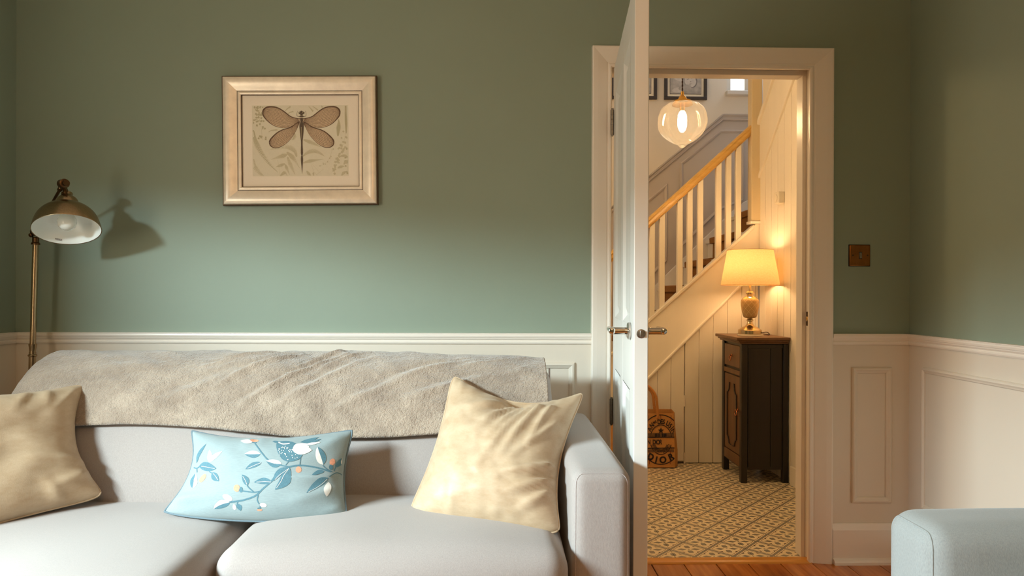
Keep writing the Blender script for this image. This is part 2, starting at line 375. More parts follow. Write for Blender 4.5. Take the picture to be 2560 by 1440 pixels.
def thing(name, loc, label, cat, group=None):
    o = bpy.data.objects.new(name, None); col.objects.link(o); o.empty_display_size = 0.05
    o.location = loc; BASE[o.name] = Vector(loc); tag(o, label, cat, group); return o
def tag(o, label, cat, group=None):
    o['label'] = label; o['category'] = cat
    if group: o['group'] = group
    return o
def box_obj(name, m, parent, b, **kw):
    return MB().box(*b).build(name, m, parent, **kw)
def struct(o): o['kind'] = 'structure'; return o
def inst(src, parent, loc_world):
    c = src.copy(); col.objects.link(c); c.parent = parent; c.location = Vector(loc_world) - base_of(parent); BASE[c.name] = Vector(loc_world); return c
def lerp(a, b, t): return a + (b - a) * t
def sstep(a, b, x):
    t = max(0.0, min(1.0, (x - a) / (b - a))); return t * t * (3 - 2 * t)
def catmull(pts, n, closed=False):
    P = [Vector(p) for p in pts]; out = []; N = len(P)
    for i in range(N if closed else N - 1):
        p0 = P[(i - 1) % N] if (closed or i) else P[0]; p1 = P[i]; p2 = P[(i + 1) % N]; p3 = P[(i + 2) % N] if (closed or i < N - 2) else P[-1]
        for k in range(n):
            t = k / n
            out.append(0.5 * ((2 * p1) + (p2 - p0) * t + (2 * p0 - 5 * p1 + 4 * p2 - p3) * t * t + (3 * p1 - p0 - 3 * p2 + p3) * t ** 3))
    if not closed: out.append(P[-1])
    return out

# ------------------------------------------------------------------ setting: living room shell
XL, XR, YB, YF, ZC = -1.903, 1.69, 2.74, -1.7, 2.56
OX0, OX1, OZ = 0.452, 1.288, 2.024          # door opening in the back wall
YH = 2.845                                   # hall face of that wall
DADO0, DADO1 = 0.886, 0.930

wb = MB().box(XL - .1, OX0, YB, YH, 0, ZC).box(OX1, XR + .1, YB, YH, 0, ZC).box(OX0, OX1, YB, YH, OZ, ZC).build('wall_back', M_GREEN); struct(wb)
wl = MB().box(XL - .12, XL, YF, 0.15, 0, ZC).box(XL - .12, XL, 1.22, YB, 0, ZC).box(XL - .12, XL, 0.15, 1.22, 0, 0.72).box(XL - .12, XL, 0.15, 1.22, 2.05, ZC).build('wall_left', M_GREEN); struct(wl)
wr = MB().box(XR, XR + .1, YF, YH, 0, ZC).build('wall_right', M_GREEN); struct(wr)
wf = MB().box(XL - .12, XR + .1, YF - .1, YF, 0, ZC).build('wall_front', M_GREEN); struct(wf)
ce = MB().box(XL - .12, XR + .1, YF - .1, YH, ZC, ZC + .1).build('ceiling', M_CEIL); struct(ce)

# floor with separate boards
fl = MB().box(XL - .12, XR + .1, YF - .1, YB + .03, -.06, -.022).build('floor', M_DARKGAP); struct(fl)
PW = 0.131
pm = None
k = 0
xx = 0.63 - PW * 20
while xx < XR:
    x0, x1 = max(xx, XL), min(xx + PW, XR)
    if x1 - x0 > .03:
        for y0, y1 in ((YF, -0.2 + (k % 3) * .35), (-0.2 + (k % 3) * .35, YB + .03)):
            MB().box(x0 + .0012, x1 - .0012, y0 + .001, y1 - .001, -.022, 0).build('floorboard', M_FLOOR, fl, bevel=0.0015, seg=1)
    xx += PW; k += 1

# painted wainscot, picture mouldings, dado rails, skirting
def panel_ring(P, name, parent, u0, u1, v0, v1):
    """mitred picture moulding; P(u, v, h) maps wall coordinates (h = height off the wall)"""
    prof = [(0, 0), (0, .006), (.004, .011), (.010, .012), (.016, .008), (.021, .006), (.024, .003), (.024, 0)]
    rows = []
    for (cu, cv, su, sv) in ((u0, v0, 1, 1), (u1, v0, -1, 1), (u1, v1, -1, -1), (u0, v1, 1, -1)):
        rows.append([P(cu + su * d, cv + sv * d, h) for d, h in prof])
    return MB().grid(rows, True, False).build(name, M_CREAM, parent, smooth=False)

def dado(name, P, u0, u1):
    prof = [(DADO0, 0), (DADO0, .010), (.892, .013), (.897, .013), (.900, .010), (.903, .012), (.907, .016), (.912, .0175), (.9135, .0205), (.920, .0225), (.926, .0215), (.9275, .024), (DADO1, .024), (DADO1, 0)]
    rows = [[P(u, z, h) for z, h in prof] for u in (u0, u1)]
    m = MB(); m.grid(rows)
    n = len(prof); m.f.append(list(range(n))); m.mi.append(0); m.f.append(list(range(n, 2 * n))[::-1]); m.mi.append(0)
    return struct(m.build(name, M_WOODP))
PB = lambda u, z, h: (u, YB - h, z)
PL = lambda u, z, h: (XL + h, u, z)
PR = lambda u, z, h: (XR - h, u, z)
WT = 0.004
PBw = lambda u, z, h: (u, YB - WT - h, z)
PLw = lambda u, z, h: (XL + WT + h, u, z)
PRw = lambda u, z, h: (XR - WT - h, u, z)
box_obj('wainscot', M_CREAM, wb, (XL, 0.392, YB - WT, YB + .001, 0, DADO0 + .01))
box_obj('wainscot', M_CREAM, wb, (1.366, XR, YB - WT, YB + .001, 0, DADO0 + .01))
box_obj('wainscot', M_CREAM, wl, (XL - .001, XL + WT, 1.45, YB, 0, DADO0 + .01))
box_obj('wainscot', M_CREAM, wr, (XR - WT, XR + .001, YF, YB, 0, DADO0 + .01))
panel_ring(PBw, 'panel_moulding', wb, -1.72, 0.318, .24, .812)
panel_ring(PBw, 'panel_moulding', wb, 1.448, 1.612, .242, .793)
panel_ring(PRw, 'panel_moulding', wr, 2.628, 0.6, .242, .806)
panel_ring(PLw, 'panel_moulding', wl, 2.60, 1.6, .242, .80)
dado('trim_1', PB, XL, 0.393); dado('trim_2', PB, 1.366, XR); dado('trim_3', PL, YB, 1.42); dado('trim_4', PR, YB, YF)

def skirting(name, P, u0, u1):
    prof = [(0, 0), (0, .036), (.010, .035), (.018, .030), (.022, .018), (.135, .018), (.148, .012), (.160, .008), (.160, 0)]
    rows = [[P(u, z, h) for z, h in prof] for u in (u0, u1)]
    m = MB(); m.grid(rows); n = len(prof)
    m.f.append(list(range(n))); m.mi.append(0); m.f.append(list(range(n, 2 * n))[::-1]); m.mi.append(0)
    return struct(m.build(name, M_WOODP))
skirting('baseboard_back', PBw, 1.366, XR - .004); skirting('baseboard_back_sofa', PBw, XL, 0.391)
bpy.data.objects['baseboard_back_sofa'].name = 'baseboard_back.001'
skirting('baseboard_right', PRw, YB - .005, YF); skirting('baseboard_left', PLw, YB - .005, YF)

# side window (lights the room, out of the picture) with an added blind that masks its upper daylight
win = MB().box(XL - .10, XL - .04, 0.15, 0.20, .72, 2.05).box(XL - .10, XL - .04, 1.17, 1.22, .72, 2.05).box(XL - .10, XL - .04, 0.15, 1.22, .72, .77).box(XL - .10, XL - .04, 0.15, 1.22, 2.0, 2.05).build('window_1', M_WOODP); struct(win)
box_obj('window_sill', M_WOODP, win, (XL - .11, XL + .05, 0.10, 1.27, .69, .72))
box_obj('roller_blind', M_LIGHTMASK, win, (XL - .034, XL - .030, 0.17, 1.20, 1.70, 2.05))

# ------------------------------------------------------------------ door casing, lining, threshold
def casing():
    # flat moulding: thick outer edge, sloping to a bead at the opening; mitred at the corners
    prof = [(0, 0), (0, .012), (.004, .0155), (.010, .0155), (.014, .011), (.018, .011), (.022, .0135), (.060, .023), (.078, .026), (.083, .024), (.084, 0)]
    m = MB(); X0, X1, Z = 0.464, 1.270, 2.003
    rows = []
    for (x, z, sx, sz) in ((X0, 0, -1, 0), (X0, Z, -1, 1), (X1, Z, 1, 1), (X1, 0, 1, 0)):
        rows.append([(x + sx * d * (0.96 if sx < 0 else 1.12), YB - h, z + sz * d * .98) for d, h in prof])
    for i in range(3): m.grid([rows[i], rows[i + 1]])
    return struct(m.build('trim_5', M_WOODP))
cs = casing()
LX0, LX1, LZ = 0.456, 1.284, 2.018
ln = MB().box(OX0, LX0, YB - .002, YH, 0, LZ).box(LX1, OX1, YB - .002, YH, 0, LZ).box(OX0, OX1, YB - .002, YH, LZ, OZ).build('trim_6', M_WOODP, bevel=.0015); struct(ln)
# door stop bead inside the lining
struct(MB().box(LX0, LX0 + .016, 2.79, YH, 0, 1.996).box(1.268, LX1, 2.79, YH, 0, 1.996).box(LX0, LX1, 2.79, YH, 1.996, LZ).build('trim_7', M_WOODP, bevel=.0015))
struct(MB().prism([(2.722, 0.0005), (2.728, .006), (2.74, .009), (2.765, .009), (2.782, .005), (2.784, .0005)], lambda y, z: (LX0, y, z), lambda y, z: (LX1, y, z)).build('trim_8', M_THRESH))
# hall-side casing
struct(MB().box(LX0 - .08, LX0, YH, YH + .02, 0, OZ).box(LX1, LX1 + .08, YH, YH + .02, 0, OZ).box(LX0 - .08, LX1 + .08, YH, YH + .02, OZ - .006, OZ + .07).build('trim_9', M_WOODP, bevel=.003))

sp = thing('strike_plate', (1.279, 2.765, .99), 'small brass strike plate let into the door jamb', 'strike plate')
MB().box(1.2825, 1.285, 2.745, 2.783, .96, 1.018).build('plate', M_DBRASS, sp, bevel=.001)
MB().lathe([(.004, 0), (.009, .001), (.010, .006), (.006, .008)], (1.2825, 2.762, .989), (-1, 0, 0), 14).build('lip', M_SBRASS, sp, smooth='auto')

# ------------------------------------------------------------------ living room door, open past a right angle
HX, HY = 0.470, 2.716
du_, dn_ = Vector((-.0965, -.9953, 0)), Vector((.9953, -.0965, 0))
DW, DT, DH = 0.784, 0.041, 1.992
def DP(d, t, z): 
    p = Vector((HX, HY, 0)) + du_ * d + dn_ * t; return (p.x, p.y, z)
def dbox(m, d0, d1, t0, t1, z0, z1):
    return m.add([DP(d0, t0, z0), DP(d1, t0, z0), DP(d1, t1, z0), DP(d0, t1, z0), DP(d0, t0, z1), DP(d1, t0, z1), DP(d1, t1, z1), DP(d0, t1, z1)],
                 [(0, 3, 2, 1), (4, 5, 6, 7), (0, 1, 5, 4), (1, 2, 6, 5), (2, 3, 7, 6), (3, 0, 4, 7)])
dm = MB()
stiles = [(0, .105), (.352, .432), (.668, DW)]
rails = [(.008, .20), (.80, 1.00), (1.868, DH)]
for a, b in stiles: dbox(dm, a, b, 0, DT, .008, DH)
for a, b in rails:
    for c, d in ((.105, .352), (.432, .668)): dbox(dm, c, d, 0.0004, DT - .0004, a, b)
door = struct(dm.build('door_1', M_DOOR, bevel=.0025))
for c, d in ((.105, .352), (.432, .668)):
    for a, b in ((.20, .80), (1.00, 1.868)):
        pm_ = MB(); dbox(pm_, c - .002, d + .002, .013, DT - .013, a - .002, b + .002)
        for t0, t1 in ((.013, .006), (DT - .013, DT - .006)):   # raised field
            o_ = .045; i_ = .062
            r0 = [DP(c + .028, t0, a + .028), DP(d - .028, t0, a + .028), DP(d - .028, t0, b - .028), DP(c + .028, t0, b - .028)]
            r1 = [DP(c + o_, t1, a + o_), DP(d - o_, t1, a + o_), DP(d - o_, t1, b - o_), DP(c + o_, t1, b - o_)]
            pm_.add(r0 + r1, [(0, 1, 5, 4), (1, 2, 6, 5), (2, 3, 7, 6), (3, 0, 4, 7), (4, 5, 6, 7)])
        for t0, t1 in ((.0, .013), (DT, DT - .013)):            # sloped moulding round the panel
            r0 = [DP(c, t0, a), DP(d, t0, a), DP(d, t0, b), DP(c, t0, b)]
            r1 = [DP(c + .02, t1, a + .02), DP(d - .02, t1, a + .02), DP(d - .02, t1, b - .02), DP(c + .02, t1, b - .02)]
            pm_.add(r0 + r1, [(0, 1, 5, 4), (1, 2, 6, 5), (2, 3, 7, 6), (3, 0, 4, 7)])
        pm_.build('door_panel', M_DOOR, door, fixn=False)
# lever handles
HZ, HD = 0.980, 0.695
for side, t0, s in (('a', 0, -1), ('b', DT, 1)):
    h = MB().lathe([(.0235, 0), (.0255, .002), (.0255, .008), (.022, .0105), (.011, .011), (.0105, .018)], DP(HD, t0, HZ), dn_ * s, 28).build('door_handle', M_CHROME, door, smooth='auto')
    nk = MB().cyl(DP(HD, t0 + s * .009, HZ), DP(HD, t0 + s * .056, HZ), .0105, 20)
    nk.lathe([(.0, -.012), (.006, -.012), (.0095, -.010), (.0105, -.006), (.0105, 0), (.0105, .02), (.0095, .085), (.0085, .112), (.005, .118), (0, .119)], DP(HD, t0 + s * .0555, HZ), -du_, 20, cap=False)
    nk.build('lever', M_CHROME, h, smooth='auto')
le = MB().lathe([(.0130, -.001), (.0130, .0012), (.0115, .0018)], DP(DW, DT / 2, HZ - .003), du_, 28).build('latch_plate', M_STEEL, door, smooth='auto')
lb = MB(); dbox(lb, DW - .004, DW + .009, DT / 2 - .004, DT / 2 + .005, HZ - .011, HZ + .007); lb.build('latch_bolt', M_STEEL, le, bevel=.0012)
for zc in (1.775, .62, .25):
    hg = MB()
    for j in range(5): hg.cyl((.4625, 2.708, zc - .05 + j * .02), (.4625, 2.708, zc - .031 + j * .02), .0068, 14)
    hg.cyl((.4625, 2.708, zc - .056), (.4625, 2.708, zc + .056), .0045, 12)
    hg.box(.4625, .4735, 2.709, 2.7115, zc - .05, zc + .05)
    hg.build('hinge', M_STEEL, door, smooth='auto')

# ------------------------------------------------------------------ hallway: floor, tiles, walls
YS = 4.337                                   # plane of the stair string and the under-stair boarding
hf = struct(MB().box(-1.2, XR + .02, YB + .03, YS + .05, -.05, -.004).build('floor_hall', M_GROUT))
ta = math.radians(1.1); tx = Vector((math.cos(ta), math.sin(ta), 0)); ty = Vector((-math.sin(ta), math.cos(ta), 0))
T0 = Vector((1.0705, 2.969, 0))
tile_me = None
for i in range(-4, 3):
    for j in range(-1, 5):
        o = T0 + tx * (i * TILE) + ty * (j * TILE)
        g = .0011
        pts = [(g, g), (TILE - g, g), (TILE - g, TILE - g), (g, TILE - g)]
        W = [o + tx * a + ty * b for a, b in pts]
        ylo, yhi = YB + .044, YS - .002
        xlo, xhi = -1.0, XR
        if max(p.y for p in W) < ylo + .01 or min(p.y for p in W) > yhi - .01 or min(p.x for p in W) > xhi - .01: continue
        full = min(p.y for p in W) >= ylo and max(p.y for p in W) <= yhi and max(p.x for p in W) <= xhi
        if full and tile_me is not None:
            to = bpy.data.objects.new('tile', tile_me); col.objects.link(to)
        else:
            L = pts
            if not full:                                   # cut tile at the wall line: clip in local coordinates
                def clip(poly, inside, cut):
                    out = []
                    for q in range(len(poly)):
                        a, b = poly[q], poly[(q + 1) % len(poly)]
                        ia, ib = inside(a), inside(b)
                        if ia: out.append(a)
                        if ia != ib: out.append(cut(a, b))
                    return out
                wy = lambda p: (o + tx * p[0] + ty * p[1]).y
                wx = lambda p: (o + tx * p[0] + ty * p[1]).x
                def mk(f, lim): return lambda a, b: tuple(a[c] + (b[c] - a[c]) * (lim - f(a)) / (f(b) - f(a)) for c in (0, 1))
                L = clip(L, lambda p: wy(p) >= ylo, mk(wy, ylo)); L = clip(L, lambda p: wy(p) <= yhi, mk(wy, yhi)); L = clip(L, lambda p: wx(p) <= xhi, mk(wx, xhi))
                if len(L) < 3: continue
            mb = MB().prism(L, lambda x, y: (x, y, -.008), lambda x, y: (x, y, 0))
            to = mb.build('tile', M_TILE)
            if full: tile_me = to.data
        to.parent = hf; to.location = o; to.rotation_euler = (0, 0, ta); BASE[to.name] = o

# right-hand hall wall: vertical boarding under the upper flight
HR = 1.690
whr = struct(MB().box(HR + .012, HR + .09, YH, YS - .03, 0, 2.9).build('wall_hall_right', M_BOARD))
def line2(y): return 1.886 + (4.27 - y) * .947      # lower edge of the upper flight's string
y = YH
bw = .0925
i = 0
while y < YS - .02:
    y1 = min(y + bw, YS - .012)
    z1 = min(line2(y), 2.88); z2 = min(line2(y1), 2.88)
    g = .0022
    MB().prism([(y + g, 0), (y1 - g, 0), (y1 - g, z2), (y + g, z1)], lambda a, b: (HR + .016, a, b), lambda a, b: (HR, a, b)).build('board', M_BOARD, whr, bevel=.002, seg=1)
    y += bw; i += 1
# string of the upper flight with its two cover mouldings
MB().prism([(YS - .012, line2(YS - .012)), (YH, line2(YH)), (YH, line2(YH) + .34), (YS - .012, line2(YS - .012) + .34)], lambda a, b: (HR + .014, a, b), lambda a, b: (HR - .004, a, b)).build('string_board', M_BOARD, whr)
for dz, hh, th in ((-.012, .030, .014), (.33, .034, .022)):
    MB().prism([(YS - .012, line2(YS - .012) + dz), (YH, line2(YH) + dz), (YH, line2(YH) + dz + hh), (YS - .012, line2(YS - .012) + dz + hh)], lambda a, b: (HR + .012, a, b), lambda a, b: (HR - th, a, b)).build('cover_moulding', M_BOARD, whr, bevel=.004)
struct(MB().box(HR - .012, HR, YH + .02, 3.84, 0, .11).build('baseboard_hall', M_BOARD, bevel=.003))

# under-stair wall: boards below a sloping bead, plain string band above
def slope(x): return .895 + .8957 * (x - .967)       # top of the string (world z over x)
def bead(x): return .539 + 1.0 * (x - .968) * 1.0
wus = struct(MB().prism([(-1.0, 0), (HR + .02, 0), (HR + .02, bead(HR)), (.43, .0), (.2, .05), (-1.0, .05)], lambda a, b: (a, YS + .045, b), lambda a, b: (a, YS + .026, b)).build('wall_understair', M_BOARD))
def cut_board(x0, x1, name='board', y0=YS, zb=.002):
    zz0, zz1 = bead(x0), bead(x1)
    if zz1 < .05: return
    poly = [(x0, zb), (x1, zb), (x1, min(zz1, slope(x1) - .03)), (x0, max(zb + .001, min(zz0, slope(x0) - .03)))]
    MB().prism(poly, lambda a, b: (a, y0 + .016, b), lambda a, b: (a, y0, b)).build(name, M_BOARD, wus, bevel=.0022, seg=1)
bx = 1.2135
while bx < HR - .01:
    cut_board(bx + .0015, min(bx + .0915, HR) - .0008); bx += .0915
# under-stair cupboard door on the other side of the seam
x = 1.2095
ud = struct(MB().prism([(.45, .012), (1.2095, .012), (1.2095, bead(1.2095)), (.45, .02)], lambda a, b: (a, YS + .024, b), lambda a, b: (a, YS + .012, b)).build('door_2', M_BOARD))
while x > .45:
    a, b = x - .0865, x
    MB().prism([(a + .0012, .014), (b - .0012, .014), (b - .0012, bead(b)), (a + .0012, max(.02, bead(a)))], lambda p, q: (p, YS + .013, q), lambda p, q: (p, YS - .003, q)).build('board', M_BOARD, ud, bevel=.0022, seg=1)
    x -= .0865
for zc in (.402, .035):
    h_ = MB()
    for j in range(3): h_.cyl((1.2115, YS - .006, zc - .036 + j * .024), (1.2115, YS - .006, zc - .013 + j * .024), .0055, 12)
    h_.build('hinge', M_BOARD, ud, smooth='auto')
# the string band (between bead and balustrade)
xs = [.2, HR + .0]
MB().prism([(.2, max(.0, bead(.2))), (.43, .002), (HR + .015, bead(HR)), (HR + .015, 1.539), (1.668, 1.539), (1.640, slope(1.640)), (.2, slope(.2))], lambda a, b: (a, YS + .04, b), lambda a, b: (a, YS - .006, b)).build('string_board', M_BOARD, wus)
MB().prism([(.43, bead(.43) - .012), (HR, bead(HR) - .012), (HR, bead(HR) + .012), (.43, bead(.43) + .012)], lambda a, b: (a, YS, b), lambda a, b: (a, YS - .018, b)).build('cover_moulding', M_BOARD, wus, bevel=.006, seg=3)
# side and back shells of the hall and stairwell
struct(MB().box(-1.3, -1.2, YH, 5.3, 0, 3.9).build('wall_hall_left', M_HALLW))
struct(MB().box(-1.2, HR + .09, YH, 3.6 + .55, 2.72, 2.80).build('ceiling_hall', M_CEIL))
struct(MB().box(HR + .9, HR + 1.0, YH, 5.3, 0, 3.9).build('wall_stairwell_right', M_STAIRW))
struct(MB().box(-1.3, HR + 1.0, YH, 5.3, 3.9, 4.0).build('ceiling_stairwell', M_CEIL))

# stairwell far wall with its window, dado and panelling
YW = 5.15
WX0, WX1, WZ0, WZ1 = 1.755, 1.965, 2.63, 3.5
wsf = struct(MB().box(-1.3, WX0, YW, YW + .12, 0, 3.9).box(WX1, HR + 1.0, YW, YW + .12, 0, 3.9).box(WX0, WX1, YW, YW + .12, 0, WZ0).box(WX0, WX1, YW, YW + .12, WZ1, 3.9).build('wall_stairwell_back', M_STAIRW))
w2 = struct(MB().box(WX0, WX0 + .05, YW + .06, YW + .11, WZ0, WZ1).box(WX1 - .05, WX1, YW + .06, YW + .11, WZ0, WZ1).box(WX0, WX1, YW + .06, YW + .11, WZ0 - .02, WZ0 + .012).box(WX0, WX1, YW + .06, YW + .11, WZ1 - .05, WZ1).build('window_2', M_WOODP))
box_obj('pane', M_SKYPANE, w2, (WX0 + .048, WX1 - .048, YW + .085, YW + .09, WZ0 + .01, WZ1 - .048))
box_obj('window_sill', M_STEP, w2, (WX0 - .012, WX1 + .03, YW - .045, YW + .07, WZ0 - .034, WZ0), bevel=.006, seg=3)
def dl(x): return 2.455 + min(0.0, (x - 1.722) * .835)
# mauve dado panelling that climbs with the stair
MB().prism([(.1, 0), (2.55, 0), (2.55, 2.45), (1.722, 2.45), (.1, dl(.1))], lambda a, b: (a, YW + .001, b), lambda a, b: (a, YW - .005, b)).build('stair_dado_panel', M_MAUVE, wsf)
dp = [(0, .004), (.004, .016), (.014, .018), (.018, .013), (.030, .013), (.038, .024), (.048, .026), (.050, .0)]
rows = []
for x_ in (.1, 1.722, 2.55):
    rows.append([(x_, YW - .004 - h, dl(x_) - .05 + d) for d, h in dp])
MB().grid(rows).build('stair_dado_rail', M_MAUVE, wsf)
def frame_poly(pts, name, w_=.022):
    """mitred moulding round a polygon on the far wall"""
    n = len(pts); P2 = [Vector((a, b)) for a, b in pts]
    prof = [(0, 0), (0, .008), (.006, .013), (.014, .010), (w_, .004), (w_, 0)]
    rows = []
    for i in range(n):
        e0 = (P2[i] - P2[i - 1]).normalized(); e1 = (P2[(i + 1) % n] - P2[i]).normalized()
        n0 = Vector((-e0.y, e0.x)); n1 = Vector((-e1.y, e1.x)); bis = (n0 + n1); bis = bis / max(.3, bis.dot(n0))
        rows.append([(P2[i].x + bis.x * d, YW - .005 - h, P2[i].y + bis.y * d) for d, h in prof])
    MB().grid(rows, True, False).build(name, M_MAUVE, wsf)
sl = .835
frame_poly([(1.40, 1.43), (1.70, 1.72), (1.885, 1.80), (1.885, 2.335), (1.705, 2.335), (1.40, 2.335 - .305 * sl)], 'panel_moulding')
frame_poly([(.90, .95), (1.30, 1.335), (1.30, 1.925), (.90, 1.925 - .40 * sl)], 'panel_moulding')
# wall string of the stair
MB().prism([(.2, .0), (2.1, .0), (2.1, 1.83), (1.96, 1.822), (1.888, 1.788), (1.80, 1.722), (.2, 1.722 - 1.60 * .965)], lambda a, b: (a, YW - .004, b), lambda a, b: (a, YW - .026, b)).build('wall_string', M_STEP, wsf, bevel=.004)

# ------------------------------------------------------------------ staircase
st = thing('staircase', (1.2, 4.7, 0), 'white painted staircase with oak handrail, square balusters and brown carpet runner', 'staircase')
RISE, RUN = .178, .184
for k in range(-6, 2):
    nx, nz = 1.605 + RUN * (k), 1.49 + RISE * (k)
    if nz < .1: continue
    x1 = nx + RUN + .02 if k < 1 else HR + .85
    t_ = MB().box(nx - .02, x1, YS + .045, YW - .027, nz - .028, nz).build('tread', M_STEP, st, bevel=.006, seg=3)
    MB().box(nx, nx + .016, YS + .045, YW - .027, nz - RISE, nz - .029).build('riser', M_STEP, st)
    cy0, cy1 = YS + .055, YW - .165
    c_ = MB().prism([(nx - .03, nz - .034), (nx - .005, nz - .036), (nx - .008, nz - RISE + .004), (nx - .001, nz - RISE + .004), (nx + .001, nz - .030), (nx - .022, nz - .029), (nx - .022, nz + .001), (min(x1, nx + RUN - .01), nz + .001), (min(x1, nx + RUN - .01), nz + .010), (nx - .026, nz + .010), (nx - .032, nz + .004)],
               lambda a, b: (a, cy0, b), lambda a, b: (a, cy1, b)).build('carpet', M_CARPET, st)
# capping along the string, rail and balusters
MB().prism([(.2, slope(.2) - .004), (1.655, slope(1.655) - .004), (1.655, slope(1.655) + .022), (.2, slope(.2) + .022)], lambda a, b: (a, YS + .048, b), lambda a, b: (a, YS - .016, b)).build('string_capping', M_BOARD, st, bevel=.004)
def rail(x): return 1.505 + .913 * (x - .964)
hp = [(-.022, 0), (-.027, .012), (-.024, .03), (-.030, .042), (-.024, .054), (-.010, .060), (.010, .060), (.024, .054), (.030, .042), (.024, .03), (.027, .012), (.022, 0)]
MB().grid([[(x_, YS + .018 + a, rail(x_) + b) for a, b in hp] for x_ in (.2, 1.655)], False, True).build('handrail', M_OAK, st, smooth='auto')
MB().prism([(.2, rail(.2) - .012), (1.655, rail(1.655) - .012), (1.655, rail(1.655) + .003), (.2, rail(.2) + .003)], lambda a, b: (a, YS + .034, b), lambda a, b: (a, YS + .002, b)).build('rail_groove_strip', M_OAK, st)
for bx_ in (.29, .36, .46, .53, .61, .725, .79, .86, 1.0015, 1.0655, 1.181, 1.245, 1.313, 1.431, 1.495, 1.559):
    h_ = .0168
    MB().prism([(bx_ - h_, slope(bx_ - h_) + .014), (bx_ + h_, slope(bx_ + h_) + .014), (bx_ + h_, rail(bx_ + h_) - .006), (bx_ - h_, rail(bx_ - h_) - .006)], lambda a, b: (a, YS + .002, b), lambda a, b: (a, YS + .034, b)).build('baluster', M_BOARD, st, bevel=.0015, seg=1)
np_ = MB().box(1.634, 1.702, YS - .02, YS + .05, 1.556, 2.62).build('newel_post', M_NEWEL, st, bevel=.004)
MB().box(1.628, 1.708, YS - .028, YS + .055, 1.537, 1.557).build('newel_ledge', M_BOARD, st, bevel=.004)

# ------------------------------------------------------------------ framed photographs on the stairwell wall
def photo(name, x0, x1, z0, label, seed):
    z1 = z0 + .40; fr = thing(name, ((x0 + x1) / 2, YW, z0), label, 'picture', 'framed photographs on the stairwell wall')
    r = .024
    MB().box(x0, x1, YW - .024, YW - .006, z0, z0 + r).box(x0, x1, YW - .024, YW - .006, z1 - r, z1).box(x0, x0 + r, YW - .024, YW - .006, z0 + r, z1 - r).box(x1 - r, x1, YW - .024, YW - .006, z0 + r, z1 - r).build('frame', M_PFRAME, fr, bevel=.002)
    MB().box(x0 + r, x1 - r, YW - .012, YW - .007, z0 + r, z1 - r).build('mount', M_PAPER, fr)
    a0, a1, b0, b1 = x0 + r + .022, x1 - r - .022, z0 + r + .022, z1 - r - .022
    MB().box(a0 - .003, a1 + .003, YW - .0135, YW - .0121, b0 - .003, b1 + .003).build('inner_line', M_PFRAME, fr)
    ph = MB().box(a0, a1, YW - .0150, YW - .0136, b0, b1).build('photograph', M_PHOTO, fr)
    return ph, (a0, a1, b0, b1)
photo('photo_frame', .86, 1.216, 2.56, 'dark framed photograph half hidden behind the open door', 1)
ph, (a0, a1, b0, b1) = photo('photo_frame', 1.272, 1.598, 2.56, 'dark framed black and white baby photograph behind the glass pendant', 2)
def blob(m, cx, cz, rx, rz, y, rot=0, n=26, amp=.06, sd=0):
    rr = random.Random(sd); pts = []
    for i in range(n):
        t = 2 * math.pi * i / n; k = 1 + amp * math.sin(3 * t + sd) + amp * .5 * math.sin(5 * t + 2 * sd)
        u, v = rx * k * math.cos(t), rz * k * math.sin(t)
        pts.append((cx + u * math.cos(rot) - v * math.sin(rot), y, cz + u * math.sin(rot) + v * math.cos(rot)))
    m.add(pts, [list(range(n))])
m = MB()
blob(m, a0 + .155, b0 + .10, .050, .058, YW - .0153, .5, amp=.02, sd=1); m.build('face_shadow', M_PHOTOD, ph, fixn=False)
m = MB()
blob(m, a0 + .055, b0 + .13, .05, .028, YW - .0152, -.6, amp=.02, sd=2); blob(m, a0 + .06, b0 + .028, .045, .02, YW - .0152, .1, amp=.02, sd=4)
m.build('blanket_fold', M_PHOTOL, ph, fixn=False)
m = MB()
blob(m, a0 + .152, b0 + .098, .043, .051, YW - .0156, .5, amp=.015, sd=3); m.build('face', M_PHOTOL, ph, fixn=False)
m = MB()
blob(m, a0 + .112, b0 + .046, .05, .022, YW - .0158, .2, amp=.01, sd=5); m.build('hand', M_PHOTO, ph, fixn=False)
m = MB()
for dx, dz, rx, rz, ro in ((-.018, .012, .010, .002, .4), (.016, .020, .010, .002, .5), (.003, -.006, .005, .003, .3), (.002, -.024, .010, .002, .3)):
    blob(m, a0 + .152 + dx, b0 + .098 + dz, rx, rz, YW - .0160, ro, 14, 0)
m.build('features', M_PHOTOD, ph, fixn=False)

# ------------------------------------------------------------------ glass pendant
PX, PY = .989, 3.6
pd = thing('pendant_light', (PX, PY, 2.105), 'clear fluted glass pendant lamp with brass cap hanging in the hallway', 'pendant lamp')
prof = [(.050, 2.104), (.075, 2.099), (.100, 2.083), (.117, 2.056), (.1255, 2.020), (.1255, 1.990), (.118, 1.962), (.103, 1.938), (.082, 1.917), (.058, 1.899), (.036, 1.888), (.023, 1.884), (.021, 1.880), (.019, 1.874), (.010, 1.868), (.0, 1.866)]
rows = []
SEG = 96
pr = []
cp = catmull([(r, 0, z) for r, z in prof], 3)
for p in cp:
    fl_ = .030 * min(1, max(0, p.x) / .1)
    rows.append([(PX + p.x * (1 + fl_ * math.cos(16 * 2 * math.pi * k / SEG)) * math.cos(2 * math.pi * k / SEG), PY + p.x * (1 + fl_ * math.cos(16 * 2 * math.pi * k / SEG)) * math.sin(2 * math.pi * k / SEG), p.z) for k in range(SEG)])
MB().grid(rows, False, True).build('glass_globe', M_GLASS, pd, smooth=True)
